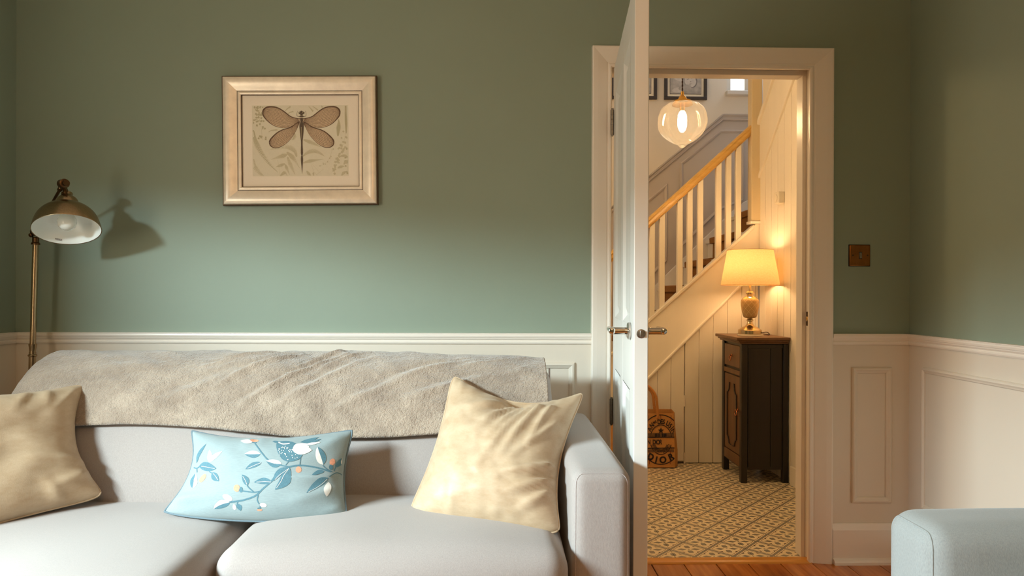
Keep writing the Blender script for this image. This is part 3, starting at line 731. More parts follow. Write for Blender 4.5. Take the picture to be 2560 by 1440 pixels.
MB().lathe([(.0, 2.165), (.008, 2.165), (.009, 2.148), (.014, 2.143), (.020, 2.134), (.025, 2.124), (.027, 2.118), (.047, 2.115), (.050, 2.110), (.050, 2.100), (.054, 2.099), (.054, 2.094), (.0, 2.094)], (PX, PY, 0), seg=36, cap=False).build('brass_cap', M_SBRASS, pd, smooth='auto')
tw = [(PX + .0022 * math.cos(i * .9), PY + .0022 * math.sin(i * .9), 2.16 + i * .0056) for i in range(101)]
MB().tube(tw, .0024, 6).build('twisted_flex', M_CORD, pd, smooth=True)
MB().tube([(2 * PX - a, 2 * PY - b, c) for a, b, c in tw], .0024, 6).build('twisted_flex', M_CORD, pd, smooth=True)
MB().lathe([(0, 2.094), (.014, 2.094), (.014, 2.062), (.0, 2.062)], (PX, PY, 0), seg=20, cap=False).build('bulb_holder', M_SBRASS, pd, smooth='auto')
MB().lathe([(.010, 2.062), (.016, 2.056), (.022, 2.042), (.0245, 2.010), (.0235, 1.980), (.017, 1.960), (.008, 1.950), (0, 1.948)], (PX, PY, 0), seg=24, cap=False).build('bulb', M_GLOW, pd, smooth=True)

# ------------------------------------------------------------------ thermostat box on the boarding
tb = thing('thermostat', (HR, 3.985, 1.655), 'small cream thermostat box high on the hallway boarding', 'thermostat')
MB().box(HR - .036, HR + .001, 3.946, 4.022, 1.622, 1.692).build('case', M_PLASTIC, tb, bevel=.005, seg=3)
MB().lathe([(.022, 0), (.022, .004), (.017, .007), (.0, .007)], (HR - .036, 3.984, 1.655), (-1, 0, 0), 24, cap=False).build('dial', M_PLASTIC, tb, smooth='auto')

# ------------------------------------------------------------------ dark cabinet in the hall corner
cb = thing('cabinet', (1.55, 4.04, 0), 'narrow dark wood cabinet with one drawer and one door in hall corner', 'cabinet')
CX0, CX1, CY0, CY1, CZ = 1.412, 1.684, 3.872, 4.212, .802
MB().box(CX0 + .012, CX1, CY0 + .012, CY1 - .012, .075, CZ).build('body', M_CABD, cb, bevel=.002)
for (a, b, c, d) in ((CX0, CX0 + .036, CY0, CY0 + .036), (CX0, CX0 + .036, CY1 - .036, CY1), (CX1 - .03, CX1, CY0, CY0 + .036), (CX1 - .03, CX1, CY1 - .036, CY1)):
    MB().box(a, b, c, d, 0, CZ).build('post', M_CABD, cb, bevel=.004)
tp = MB().box(CX0 - .034, CX1 + .002, CY0 - .022, CY1 + .030, .822, .840)
tp.box(CX0 - .022, CX1, CY0 - .012, CY1 + .018, .812, .822); tp.box(CX0 - .012, CX1, CY0 - .004, CY1 + .010, CZ, .812)
tp.build('cabinet_top', M_CABF, cb, bevel=.003)
# side panel edge strips facing the doorway
for a, b in ((CX0 + .040, CX0 + .052), (CX1 - .10, CX1 - .094)):
    MB().box(a, b, CY0 + .007, CY0 + .013, .09, .79).build('side_bead', M_CABD, cb, bevel=.002)
MB().box(CX0 + .036, CX1 - .03, CY0 + .004, CY0 + .012, .775, .797).build('top_rail', M_CABD, cb, bevel=.002)
fy0, fy1 = CY0 + .04, CY1 - .04
dr = MB().box(CX0 + .002, CX0 + .016, fy0, fy1, .655, .785).build('drawer', M_CABF, cb, bevel=.003)
MB().box(CX0 + .001, CX0 + .014, fy0 - .004, fy1 + .004, .612, .640).build('middle_rail', M_CABF, cb, bevel=.002)
cd = MB().box(CX0 + .004, CX0 + .016, fy0, fy1, .150, .604).build('cabinet_door', M_CABF, cb, bevel=.003)
yc = (fy0 + fy1) / 2
# shaped raised border on the door
bord = [(fy0 + .05, .54), (fy0 + .062, .515), (fy0 + .085, .505), (yc, .50)]
for s in (-1, 1):
    e = yc + s * .085
    pts = [(yc + s * .045, .555), (yc + s * .052, .520), (yc + s * .066, .500), (e, .492), (e, .492), (e, .230), (e, .230), (yc + s * .070, .222), (yc + s * .056, .205), (yc + s * .050, .185), (yc + s * .02, .182)]
    inn = [(a - s * .012, b) for a, b in pts]
    rows = [[(CX0 - .001, a, b) for a, b in pts], [(CX0 - .001, a, b - .0) for a, b in inn], [(CX0 + .010, a, b) for a, b in inn]]
    MB().grid([[(CX0 + .010, a, b) for a, b in pts]] + rows).build('door_moulding', M_CABD, cd, fixn=True)
MB().box(CX0 + .002, CX0 + .012, fy0 - .004, fy1 + .004, .085, .145).build('apron', M_CABF, cb, bevel=.003)
def ring_pull(parent, y_, z_, r):
    k_ = MB().lathe([(.010, 0), (.010, .003), (.005, .006), (.005, .012), (0, .013)], (CX0 + .003, y_, z_ + r), (-1, 0, 0), 16, cap=False)
    k_.tube([(CX0 - .010, y_ + r * math.sin(t * math.pi / 12), z_ + r * math.cos(t * math.pi / 12)) for t in range(24)], .0028, 8, closed=True)
    k_.build('ring_pull', M_COPPER, parent, smooth='auto')
ring_pull(dr, yc, .705, .015); ring_pull(cd, fy0 + .028, .395, .016)

# ------------------------------------------------------------------ table lamp on the cabinet
TLX, TLY = 1.518, 4.03
mt = MB().lathe([(.074, .840), (.075, .843), (.075, .846), (.070, .848), (0, .848)], (TLX, TLY - .012, 0), seg=40, cap=False)
co = mt.build('coaster', M_PLASTIC, smooth='auto'); tag(co, 'round white coaster under the table lamp', 'coaster')
tl = thing('table_lamp', (TLX, TLY, .848), 'lit table lamp with patterned cream jar base and linen shade on dark cabinet', 'lamp')
MB().lathe([(0, .8482), (.066, .8482), (.068, .851), (.068, .872), (.065, .876), (.056, .880), (.050, .887), (.036, .893), (.024, .901), (.017, .913), (.014, .924), (.019, .928), (.019, .934), (.014, .938), (.016, .944), (0, .946)], (TLX, TLY, 0), seg=44, cap=False).build('lamp_base', M_SNICK, tl, smooth='auto')
MB().lathe([(0, .945), (.026, .945), (.036, .950), (.042, .965), (.048, .99), (.052, 1.02), (.0525, 1.040), (.050, 1.052), (.045, 1.058)], (TLX, TLY, 0), seg=48, cap=False).build('lamp_jar', M_CERAM, tl, smooth=True, origin=(TLX, TLY, .945))
MB().lathe([(.0455, 1.056), (.042, 1.063), (.030, 1.072), (.018, 1.078), (.017, 1.083), (.023, 1.088), (.024, 1.096), (.019, 1.103), (.008, 1.106), (.006, 1.155), (.013, 1.155), (.013, 1.180), (0, 1.180)], (TLX, TLY, 0), seg=36, cap=False).build('lamp_neck', M_SNICK, tl, smooth='auto')
MB().lathe([(.1675, 1.141), (.1685, 1.141), (.1315, 1.350), (.1305, 1.350)], (TLX, TLY, 0), seg=72, cap=False).build('lamp_shade', M_LSHADE, tl, smooth=True)
MB().tube([(TLX + .168 * math.cos(t * math.pi / 36), TLY + .168 * math.sin(t * math.pi / 36), 1.1415) for t in range(72)], .0014, 6, closed=True).build('shade_rim', M_STRAP, tl, smooth=True)
MB().tube([(TLX + .131 * math.cos(t * math.pi / 36), TLY + .131 * math.sin(t * math.pi / 36), 1.3495) for t in range(72)], .0014, 6, closed=True).build('shade_rim', M_STRAP, tl, smooth=True)
MB().lathe([(.008, 1.180), (.016, 1.186), (.024, 1.205), (.027, 1.250), (.026, 1.300), (.018, 1.322), (.008, 1.330), (0, 1.331)], (TLX, TLY, 0), seg=24, cap=False).build('bulb', M_GLOW2, tl, smooth=True)
MB().tube(catmull([(TLX + .06, TLY - .02, .856), (TLX + .085, TLY - .04, .862), (TLX + .11, TLY - .02, .850), (TLX + .125, TLY + .04, .843), (TLX + .13, TLY + .12, .843)], 6), .0025, 6).build('power_cord', M_CORD, tl, smooth=True)

# ------------------------------------------------------------------ canvas bag with its printed front
def glyphs(body, size, bold=0.0, narrow=1.0):
    """2D outline faces of a word, centred on its own width, baseline at 0"""
    c = bpy.data.curves.new('lettering', 'FONT'); c.body = body; c.size = size; c.offset = bold; c.align_x = 'CENTER'
    o = bpy.data.objects.new('lettering', c); col.objects.link(o)
    dg = bpy.context.evaluated_depsgraph_get(); me = bpy.data.meshes.new_from_object(o.evaluated_get(dg))
    vs = [(v.co.x * narrow, v.co.y) for v in me.vertices]; fs = [list(p.vertices) for p in me.polygons]
    bpy.data.objects.remove(o); bpy.data.curves.remove(c); bpy.data.meshes.remove(me)
    return vs, fs
bg = thing('tote_bag', (.93, 4.26, 0), 'tan canvas tote bag with dark round stamp print on the hall floor behind the door', 'bag')
BY = 4.212; BZ = .340
fp0 = [(.735, BY), (1.118, BY), (1.150, BY + .055), (1.136, BY + .105), (.715, BY + .105), (.70, BY + .055)]
fp1 = [(.740, BY + .010), (1.112, BY + .010), (1.128, BY + .050), (1.118, BY + .088), (.735, BY + .088), (.72, BY + .050)]
# walls (open top) with inner faces
m = MB()
m.grid([[(x, y, .001) for x, y in fp0], [(x, y, .10) for x, y in fp0], [(a + (c - a) * .8, b + (d - b) * .8, .25) for (a, b), (c, d) in zip(fp0, fp1)], [(x, y, BZ + (0 if i < 3 else .014)) for i, (x, y) in enumerate(fp1)]], False, True)
m.add([(x, y, .001) for x, y in fp0], [list(range(6))[::-1]])
m.build('bag_body', M_BAG, bg, solid=.004)
def fy(z): return BY - .0012 + .010 * max(0.0, min(1.0, (z - .10) / .24))
def clipx(x): return min(x, 1.115)
SX, SZ = 1.031, .178
ink = MB(); mid = MB(); red = MB()
def strip(mb, pts, wd, y0=0):
    """flat line of given width on the bag front, kept inside the front panel"""
    P = [Vector((a, 0, b)) for a, b in pts if a < 1.116]
    if len(P) < 2: return
    rows = []
    for i in range(len(P)):
        t = (P[min(i + 1, len(P) - 1)] - P[max(i - 1, 0)]).normalized(); q = Vector((-t.z, 0, t.x)) * wd / 2
        rows.append([((P[i] + q).x, fy((P[i] + q).z) - y0, (P[i] + q).z), ((P[i] - q).x, fy((P[i] - q).z) - y0, (P[i] - q).z)])
    mb.grid(rows)
def ell(rx, rz, a0, a1, n=60): return [(SX + rx * math.sin(math.radians(lerp(a0, a1, i / n))), SZ + rz * math.cos(math.radians(lerp(a0, a1, i / n)))) for i in range(n + 1)]
strip(ink, ell(.128, .153, -180, 40), .006); strip(ink, ell(.128, .153, 140, 180, 20), .006)
strip(ink, ell(.068, .091, -78, 78), .005)
strip(ink, ell(.068, .091, 110, 250), .005)
strip(mid, ell(.046, .066, 118, 242), .012)
strip(mid, [(.76, .205), (1.03, .208), (1.112, .209)], .022); strip(mid, [(.76, .108), (1.0, .109), (1.112, .110)], .018)
strip(ink, [(.76, .191), (1.03, .193), (1.115, .194)], .006, .0004); strip(ink, [(.76, .124), (1.03, .126), (1.115, .127)], .006, .0004)
for x_, s_ in ((SX - .030, .016), (SX + .026, .018), (SX - .012, .010), (SX + .010, .010)):
    strip(ink, [(x_ - s_ / 2, .206), (x_ + s_ / 2, .207)], .020, .0005)
for x_ in (.952, 1.030, 1.095):
    strip(red, [(x_, .33), (x_ + .001, .31), (x_, .29)], .0025, .0006)
for x_ in (.960, 1.089):
    strip(red, [(x_, .11), (x_ - .002, .06), (x_ - .001, .025)], .003, .0006)
def put(mb, body, size, x, z, rot, bold=.0, narrow=1.0, y0=.0008):
    vs, fs = glyphs(body, size, bold, narrow); r = math.radians(-rot); out = []
    for a, b in vs:
        b -= size * .35
        p = (a * math.cos(r) - b * math.sin(r), a * math.sin(r) + b * math.cos(r))
        out.append((clipx(x + p[0]), fy(z + p[1]) - y0, z + p[1]))
    mb.add(out, fs)
k6 = 1 / 6 * (1 / 403.0)
def cp6(cx, cy): return SX + (cx - 315) * k6, SZ + (830 - cy) * k6
for ch, cx, cy, ro, sz in (('A', 142, 672, -58, .040), ('N', 178, 615, -42, .040), ('M', 212, 575, -26, .020), ('E', 238, 560, -18, .020), ('D', 288, 562, -6, .040), ('E', 326, 556, 3, .040), ('S', 360, 562, 10, .040), ('U', 424, 588, 26, .042), ('S', 458, 622, 38, .042), ('I', 486, 655, 48, .042), ('N', 510, 700, 58, .042)):
    x_, z_ = cp6(cx, cy); put(ink, ch, sz, x_, z_, ro, .0012, .78)
for ch, cx in (('C', -300), ('H', -255), ('R', -208), ('I', -172), ('S', -138), ('T', -95), ('I', -62), ('A', -22), ('N', 132), ('D', 212), ('I', 240), ('O', 270), ('R', 310)):
    if ch != 'A' and cx > 100: x_, z_ = cp6(cx, 864); put(ink, ch, .041, x_, z_, 0, .0014, .66)
for ch, cx, cy, ro in (('D', 158, 1085, 28), ('I', 244, 1128, 12), ('O', 343, 1130, -4), ('R', 465, 1085, -26)):
    x_, z_ = cp6(cx, cy); put(ink, ch, .056, x_, z_, ro, .0022, .95)
mot = 'UNION FAIT LA FORCE'
for i, ch in enumerate(mot):
    if ch == ' ': continue
    a = math.radians(lerp(246, 114, i / (len(mot) - 1)))
    x_, z_ = SX + .056 * math.sin(a), SZ + .077 * math.cos(a)
    put(ink, ch, .019, x_, z_, math.degrees(a) - 180, .0004, .7)
sx_, sz_ = cp6(315, 695)
star = []
for i in range(10):
    r = .021 if i % 2 == 0 else .0088
    star.append((sx_ + r * math.sin(i * math.pi / 5), fy(sz_) - .0008, sz_ + r * math.cos(i * math.pi / 5)))
ink.add(star + [(sx_, fy(sz_) - .0008, sz_)], [(i, (i + 1) % 10, 10) for i in range(10)])
ink.build('printed_stamp', M_BAGINK, bg, fixn=False, kind='stuff'); mid.build('printed_band', M_BAGMID, bg, fixn=False, kind='stuff'); red.build('red_stitching', M_BAGRED, bg, fixn=False, kind='stuff')
for hy, top in ((BY + .006, .515), (BY + .092, .50)):
    for sgn in (1,):
        pts = catmull([(.862, hy, .31), (.864, hy, .38), (.876, hy + .004, .46), (.935, hy + .006, top), (.994, hy + .004, .46), (1.008, hy, .38), (1.012, hy, .31)], 6)
        MB().tube(pts, .0095, 10, flat=.8).build('handle', M_STRAP, bg, smooth=True)

# ------------------------------------------------------------------ sofa (chaise end at one side)
sf = thing('sofa', (-.7, 2.2, 0), 'pale grey fabric sofa with track arms and long seat cushions under the picture', 'sofa')
def rbox(x0, x1, y0, y1, z0, z1, r, crown=0.0, n=10, nx=26, bow=0.0, wob=0.0, sd=0):
    """soft upholstered block: rounded box with a crowned top, as a quad sphere-like grid"""
    m = MB(); cx, cy, cz = (x0 + x1) / 2, (y0 + y1) / 2, (z0 + z1) / 2
    hx, hy, hz = (x1 - x0) / 2, (y1 - y0) / 2, (z1 - z0) / 2
    def pt(u, v, s):  # point on unit cube surface -> rounded
        return None
    def shape(p):
        q = Vector((max(-hx + r, min(hx - r, p.x)), max(-hy + r, min(hy - r, p.y)), max(-hz + r, min(hz - r, p.z))))
        d = p - q
        if d.length > 1e-9: p = q + d.normalized() * r
        a, b = p.x / hx, p.y / hy
        f = max(0, 1 - a * a) * max(0, 1 - b * b)
        g = (1 - a ** 4) * (1 - min(1, abs(b)) ** 4)
        z = p.z + (crown * (0.45 * f + .55 * g) * (1 if p.z > 0 else .0))
        yb = p.y - bow * max(0, 1 - a * a) * max(0, 1 - (p.z / hz) ** 2) * (1 if p.y < 0 else 0)
        if wob: 
            w_ = wob * mnoise.noise(Vector((p.x * 5 + sd, p.y * 7, p.z * 7 + sd)))
            z += w_; yb += w_ * .6
        return (cx + p.x, cy + yb, cz + z)
    def ticks(h, k):
        inner = [-h + r + (2 * (h - r)) * i / k for i in range(k + 1)]
        ed = [1 - math.cos(i * math.pi / 2 / 5) for i in range(5)]
        lo = [-h + r * (1 - math.cos(math.pi / 2 * i / 6)) * 1.0 for i in range(6)]
        return sorted(set([round(v, 5) for v in lo + inner + [-v for v in lo]]))
    X, Y, Z = ticks(hx, nx), ticks(hy, n), ticks(hz, 4)
    idx = {}
    def vid(p):
        k = (round(p[0], 5), round(p[1], 5), round(p[2], 5))
        if k not in idx:
            idx[k] = len(m.v); m.v.append(shape(Vector(p)))
        return idx[k]
    def face(A, B, fn, flip):
        for i in range(len(A) - 1):
            for j in range(len(B) - 1):
                q = [vid(fn(A[i], B[j])), vid(fn(A[i + 1], B[j])), vid(fn(A[i + 1], B[j + 1])), vid(fn(A[i], B[j + 1]))]
                m.f.append(q[::-1] if flip else q); m.mi.append(0)
    face(X, Y, lambda a, b: (a, b, hz), False); face(X, Y, lambda a, b: (a, b, -hz), True)
    face(X, Z, lambda a, b: (a, -hy, b), False); face(X, Z, lambda a, b: (a, hy, b), True)
    face(Y, Z, lambda a, b: (hx, a, b), False); face(Y, Z, lambda a, b: (-hx, a, b), True)
    return m, shape, (cx, cy, cz, hx, hy, hz)
AX0, AX1 = .198, .352                          # arm at the door side
SB = -1.60                                      # far arm inner face
def base_block(x0, x1, y0, y1): return MB().box(x0, x1, y0, y1, .09, .27)
base_block(-.70, AX0 + .01, 1.76, 2.58).build('sofa_base', M_SOFA, sf, bevel=.012)
base_block(SB - .01, -.702, 1.10, 2.58).build('sofa_base', M_SOFA, sf, bevel=.012)
def arm(x0, x1, y0, y1, zt, name='arm', mt_=None, parent=None):
    m, sh, d = rbox(x0, x1, y0, y1, .085, zt, .034, crown=.008, nx=5, n=14)
    a = m.build(name, mt_ or M_SOFA, parent or sf, smooth=True)
    arm_seam(sh, d, 'front', M_SEAM, a)
    return a
def arm_seam(sh, d, face, m_, parent, rad=.0016):
    """stitched seam that follows the rounded edge between the arm's end panel and its sides"""
    hx, hy, hz = d[3:]; n = 24; E = []
    a, b = (hx, hy) if face == 'front' else (hy, hx)
    arc = [(math.cos(i * math.pi / 32), math.sin(i * math.pi / 32)) for i in range(1, 16)]
    for i in range(n + 1): E.append((-a, -hz * .95 + (hz * 1.76) * i / n))
    E += [(-a * (.66 + .34 * c), hz * (.81 + .19 * s)) for c, s in arc]
    for i in range(n + 1): E.append((-a * .66 + 1.32 * a * i / n, hz))
    E += [(a * (.66 + .34 * c), hz * (.81 + .19 * s)) for c, s in arc[::-1]]
    for i in range(n + 1): E.append((a, hz * .81 - hz * 1.76 * i / n))
    pts = [Vector(sh(Vector((s, -hy, z)) if face == 'front' else Vector((-hx, s, z)))) for s, z in E]
    MB().tube(pts, rad, 6).build('seam', m_, parent, smooth=True)
ar = arm(AX0, AX1, 1.742, 2.60, .636)
arm(-1.79, SB, 1.742, 2.56, .636)
seat2, sh2, d2 = rbox(-.700, .186, 1.672, 2.16, .268, .452, .060, crown=.034, bow=.024, wob=.006, sd=3)
s2o = seat2.build('seat_cushion', M_SOFA, sf, smooth=True)
seat1, sh1, d1 = rbox(-1.592, -.706, 1.09, 2.16, .268, .446, .060, crown=.030, bow=.02, wob=.008, sd=9)
s1o = seat1.build('seat_cushion', M_SOFA, sf, smooth=True)
# welted seam along the front of the seat cushion
def seam_on(shape, d, zoff, parent, x_in):
    cx, cy, cz, hx, hy, hz = d; pts = []
    for i in range(41):
        a = -hx + x_in + (2 * hx - 2 * x_in) * i / 40
        p = Vector(shape(Vector((a, -hy, zoff)))); pts.append(p + Vector((0, -.0008, 0)))
    MB().tube(pts, .0030, 6).build('seam', M_SOFA, parent, smooth=True)
seam_on(sh2, d2, .030, s2o, .05); seam_on(sh2, d2, .020, s2o, .05); seam_on(sh1, d1, .030, s1o, .05)
# back cushion: section profile swept along x, ends drawn in
BX0, BX1 = -1.570, .192
SEC = [(2.150, .30), (2.102, .40), (2.096, .46), (2.118, .54), (2.160, .62), (2.215, .700), (2.270, .765), (2.330, .812), (2.395, .836), (2.455, .836), (2.515, .812), (2.555, .76), (2.58, .66), (2.59, .50), (2.59, .30)]
secs = catmull([(0, a, b) for a, b in SEC], 4)
sc_c = Vector((0, 2.40, .56))
def back_pt(x, s, off=0.0, ext0=BX0, ext1=BX1, r=.055):
    """point on the sofa back: x along the sofa, s along the section, off = distance outward"""
    f = max(0.0, min(1.0, s)) * (len(secs) - 1); i = min(int(f), len(secs) - 2); p = secs[i].lerp(secs[i + 1], f - i)
    t = (secs[min(i + 2, len(secs) - 1)] - secs[max(i - 1, 0)]).normalized(); nrm = Vector((0, -t.z, t.y))
    if nrm.y * 1.0 + 0 > 0 and s < .3: nrm = -nrm
    e = min(x - ext0, ext1 - x)
    k = 0.0
    if e < r: k = r * (1 - math.sqrt(max(0, 1 - ((r - max(0, e)) / r) ** 2)))
    tilt = -.020 * (x - BX0) / (BX1 - BX0) + .016
    z = p.z + tilt * sstep(.5, .8, p.z)
    return Vector((x, p.y, z)) + nrm * (off - k)
def xs_for(x0, x1, r, n):
    lo = [x0 + r * (1 - math.cos(math.pi / 2 * i / 7)) for i in range(7)]
    return lo + [x0 + r + (x1 - x0 - 2 * r) * i / n for i in range(n + 1)] + [x1 - (v - x0) for v in lo[::-1]]
NS = 56
rows = [[back_pt(x, j / NS) for j in range(NS + 1)] for x in xs_for(BX0, BX1, .055, 40)]
m = MB().grid(rows)
n_ = NS + 1
m.f.append(list(range(n_))); m.mi.append(0); o_ = (len(rows) - 1) * n_; m.f.append([o_ + i for i in range(n_)][::-1]); m.mi.append(0)
for i in range(len(rows) - 1): m.f.append([i * n_ + NS, (i + 1) * n_ + NS, (i + 1) * n_, i * n_]); m.mi.append(0)
m.build('back_cushion', M_SOFA, sf, smooth='auto')
MB().box(BX0 + .02, BX1 + .0, 2.595, 2.66, .10, .66).build('sofa_back_frame', M_SOFA, sf, bevel=.015)
# seam and zip on the end of the back cushion
MB().tube([Vector((BX1 + .001, p.y, p.z)) for p in catmull([(0, 2.44, .82), (0, 2.42, .70), (0, 2.40, .60)], 6)], .003, 6).build('seam', M_SEAM, sf, smooth=True)
for x_, y_ in ((.28, 1.80), (.28, 2.52), (-1.70, 1.80), (-1.70, 2.52), (-.75, 1.16), (-1.55, 1.16)):
    MB().lathe([(0, 0), (.014, 0), (.020, .09), (0, .09)], (x_, y_, 0), seg=16, cap=False).build('leg', M_CABD, sf, smooth='auto')

# ------------------------------------------------------------------ plush throw laid over the sofa back
def fold(x, s):
    """soft heaped folds of the throw, always outward"""
    p = Vector((x * 2.2, s * 5.0, 3.1))
    a = .013 * (mnoise.noise(p) * .5 + .5) + .010 * (mnoise.noise(p * 2.1) * .5 + .5)
    w0 = .35 * mnoise.noise(Vector((x * 2.6, s * 4, 7.7))); w1 = .35 * mnoise.noise(Vector((x * 2.6, s * 4, 1.2)))
    X, Y = x + .10 * w0, s + .05 * w1
    # diagonal pulls that run up towards the heaped middle of the sofa back
    u = (X + .72) * 1.0 + (Y - .5) * 1.25
    m_ = math.exp(-((x + .62) / .55) ** 2)
    b = (.011 * m_ + .003) * (mnoise.noise(Vector((u * 6.5, (Y - X * .35) * 4.4, 2.2))) * .9 + .5)
    b += (.003 * m_ + .001) * (mnoise.noise(Vector((u * 17.0, (Y - X * .35) * 9, 5.2))) + .4)
    c = .0028 * mnoise.noise(Vector((x * 15, s * 34, 0)))
    crease = 0.0
    for (x0, s0, x1, s1, wd, am) in ((-.90, .42, -.66, .60, .013, .013), (-.80, .37, -.50, .585, .012, .014), (-.70, .36, -.40, .56, .014, .010), (-1.08, .35, -.80, .50, .02, .008), (-.50, .36, -.18, .50, .014, .009), (-.36, .44, .02, .57, .012, .008), (-.98, .50, -.74, .60, .010, .011), (-.64, .53, -.52, .63, .009, .013), (-.58, .50, -.44, .60, .009, .010), (-.30, .38, -.02, .46, .014, .008), (-.12, .50, .12, .58, .012, .008), (-1.35, .46, -1.10, .50, .02, .005)):
        dx, ds = x1 - x0, (s1 - s0) * 1.1; t = max(0, min(1, ((X - x0) * dx + (Y - s0) * 1.1 * ds) / (dx * dx + ds * ds)))
        ex, es = X - x0 - dx * t, (Y - s0) * 1.1 - ds * t; d = math.hypot(ex, es)
        side = (ex * ds - es * dx) / math.hypot(dx, ds)
        crease += .8 * am * (math.exp(-(d / wd) ** 2) - .6 * math.exp(-((side + wd * 1.5) / wd) ** 2) * math.exp(-((d - abs(side)) / wd) ** 2)) * math.sin(math.pi * min(1, t * .85 + .12))
    fine = .0008 * mnoise.noise(Vector((x * 40, s * 90, 0))) + .0006 * mnoise.noise(Vector((x * 85, s * 190, 4)))
    return .016 + a + b + c + crease + fine
TX0, TX1 = BX0 - .018, .172
rows = []
NX, NSS = 420, 150
for i in range(NX + 1):
    x = TX0 + (TX1 - TX0) * i / NX
    s_hem = .300 + .012 * math.sin(x * 5.1 + 1) - .010 * (x + .7)
    s_end = .93 + .02 * math.sin(x * 4)
    row = []
    for j in range(NSS + 1):
        s = s_hem + (s_end - s_hem) * j / NSS
        e0 = min(x - TX0, .05) / .05
        row.append(back_pt(x, s, fold(x, s) * (1 if j else .8), TX0, TX1 + .10, .075))
    rows.append(row)
m = MB().grid(rows)
th = m.build('throw_blanket', M_FUR, smooth=True, solid=.009)
tag(th, 'taupe plush throw blanket draped along the top of the grey sofa', 'blanket')

# ------------------------------------------------------------------ cushions
def cushion(C, mids, bulge, back, n=44, wr=None, piping=None, mt_=None, root=None, pinch=.075):
    """stuffed cushion from four corners TL,TR,BR,BL and four edge middles top,right,bottom,left"""
    TL, TR, BR, BL = [Vector(c) for c in C]; T, R, B, L = [Vector(c) for c in mids]
    def q(a, mm, b, t):
        c = 2 * mm - (a + b) / 2
        return a * (1 - t) ** 2 + c * 2 * t * (1 - t) + b * t * t
    MID = (T + B + L + R) / 4
    TL, TR, BR, BL = [MID + (c - MID) * (1 + pinch * .95) for c in (TL, TR, BR, BL)]
    N = ((TR - BL).cross(TL - BR)).normalized()
    if N.y > 0: N = -N
    def flat(u, v):
        e = q(TL, T, TR, u) * (1 - v) + q(BL, B, BR, u) * v + q(TL, L, BL, v) * (1 - u) + q(TR, R, BR, v) * u
        c = TL * (1 - u) * (1 - v) + TR * u * (1 - v) + BR * u * v + BL * (1 - u) * v
        k = (abs(2 * u - 1) * abs(2 * v - 1)) ** 9 * pinch      # corners are rounded, not needle sharp
        return (e - c) * (1 - k) + MID * k
    def prof(u, v):
        a = max(0, 1 - abs(2 * u - 1) ** 2.6); b = max(0, 1 - abs(2 * v - 1) ** 2.6)
        return (a * b) ** .62
    def front(u, v, off=0.0):
        p = prof(u, v)
        w_ = wr(u, v) * min(1, p * 2.2) if wr else 0
        return flat(u, v) + N * (bulge * p + w_ + off)
    def rear(u, v): return flat(u, v) - N * back * prof(u, v)
    ts = [.5 - .5 * math.cos(math.pi * i / n) for i in range(n + 1)]
    ts = [lerp(i / n, t, .5) for i, t in enumerate(ts)]
    m = MB(); m.grid([[front(u, v) for u in ts] for v in ts])
    o = len(m.v); m.grid([[rear(u, v) for u in ts] for v in ts][::-1])
    # weld the rim
    import bmesh
    ob = m.build('cover', mt_, root, smooth=True, fixn=False)
    bm = bmesh.new(); bm.from_mesh(ob.data); bmesh.ops.remove_doubles(bm, verts=bm.verts, dist=1e-5); bmesh.ops.recalc_face_normals(bm, faces=bm.faces); bm.to_mesh(ob.data); bm.free()
    if piping:
        rim = [flat(t, 0) for t in ts[:-1]] + [flat(1, t) for t in ts[:-1]] + [flat(t, 1) for t in ts[::-1][:-1]] + [flat(0, t) for t in ts[::-1][:-1]]
        MB().tube(rim, piping[1], 8, closed=True).build('piping', piping[0], root, smooth=True)
    return front, N

# large satin cushion in the sofa corner
g1 = thing('cushion', (-.02, 1.96, .46), 'large champagne satin cushion with dented top leaning in the sofa corner beside the door', 'cushion', 'champagne satin cushions')
def wr1(u, v):
    s = 0
    for (u0_, v0_, u1_, v1_, wd, am) in ((.50, .10, .30, .40, .030, .012), (.56, .10, .42, .46, .028, .012), (.62, .12, .40, .66, .030, .010), (.70, .12, .56, .56, .030, .011), (.42, .08, .20, .22, .03, .010),
                                          (.98, .58, .62, .66, .026, .016), (.98, .66, .66, .80, .026, .011), (.96, .74, .70, .94, .03, .009), (.90, .30, .62, .56, .03, .008), (.30, .98, .24, .80, .03, .006), (.80, .14, .74, .44, .025, .009)):
        du, dv = u1_ - u0_, v1_ - v0_; L2 = du * du + dv * dv; t = ((u - u0_) * du + (v - v0_) * dv) / L2; tc = max(0, min(1, t))
        d = ((u - u0_ - du * tc) * dv - (v - v0_ - dv * tc) * du) / math.sqrt(L2); dd = math.hypot(u - u0_ - du * tc, v - v0_ - dv * tc)
        s += am * math.exp(-(dd / wd) ** 2) * (1 - tc * .8) - am * .8 * math.exp(-(math.hypot(u - u0_ - du * tc, v - v0_ - dv * tc - wd * 1.5) / wd) ** 2) * (1 - tc * .8)
    s *= 1.7
    # dent knocked into the top edge
    s -= .045 * math.exp(-((u - .52) / .13) ** 2) * math.exp(-(v / .20) ** 2)
    # gathers along the seams
    s += .0045 * math.sin(u * 58 + 3 * math.sin(u * 9)) * math.exp(-v / .07) + .004 * math.sin(v * 50 + 3 * math.sin(v * 8)) * math.exp(-(1 - u) / .07) + .0035 * math.sin(u * 46 + 2 * math.sin(u * 11)) * math.exp(-(1 - v) / .06)
    return s + .004 * mnoise.noise(Vector((u * 9, v * 9, 2)))
cushion([(-.134, 2.235, .816), (.280, 2.20, .766), (.170, 1.83, .452), (-.236, 1.935, .472)],
        [(.070, 2.165, .742), (.186, 1.97, .600), (-.035, 1.86, .461), (-.180, 2.075, .630)], .095, .055, 60, wr1, (M_GOLD, .0032), M_GOLD, g1)

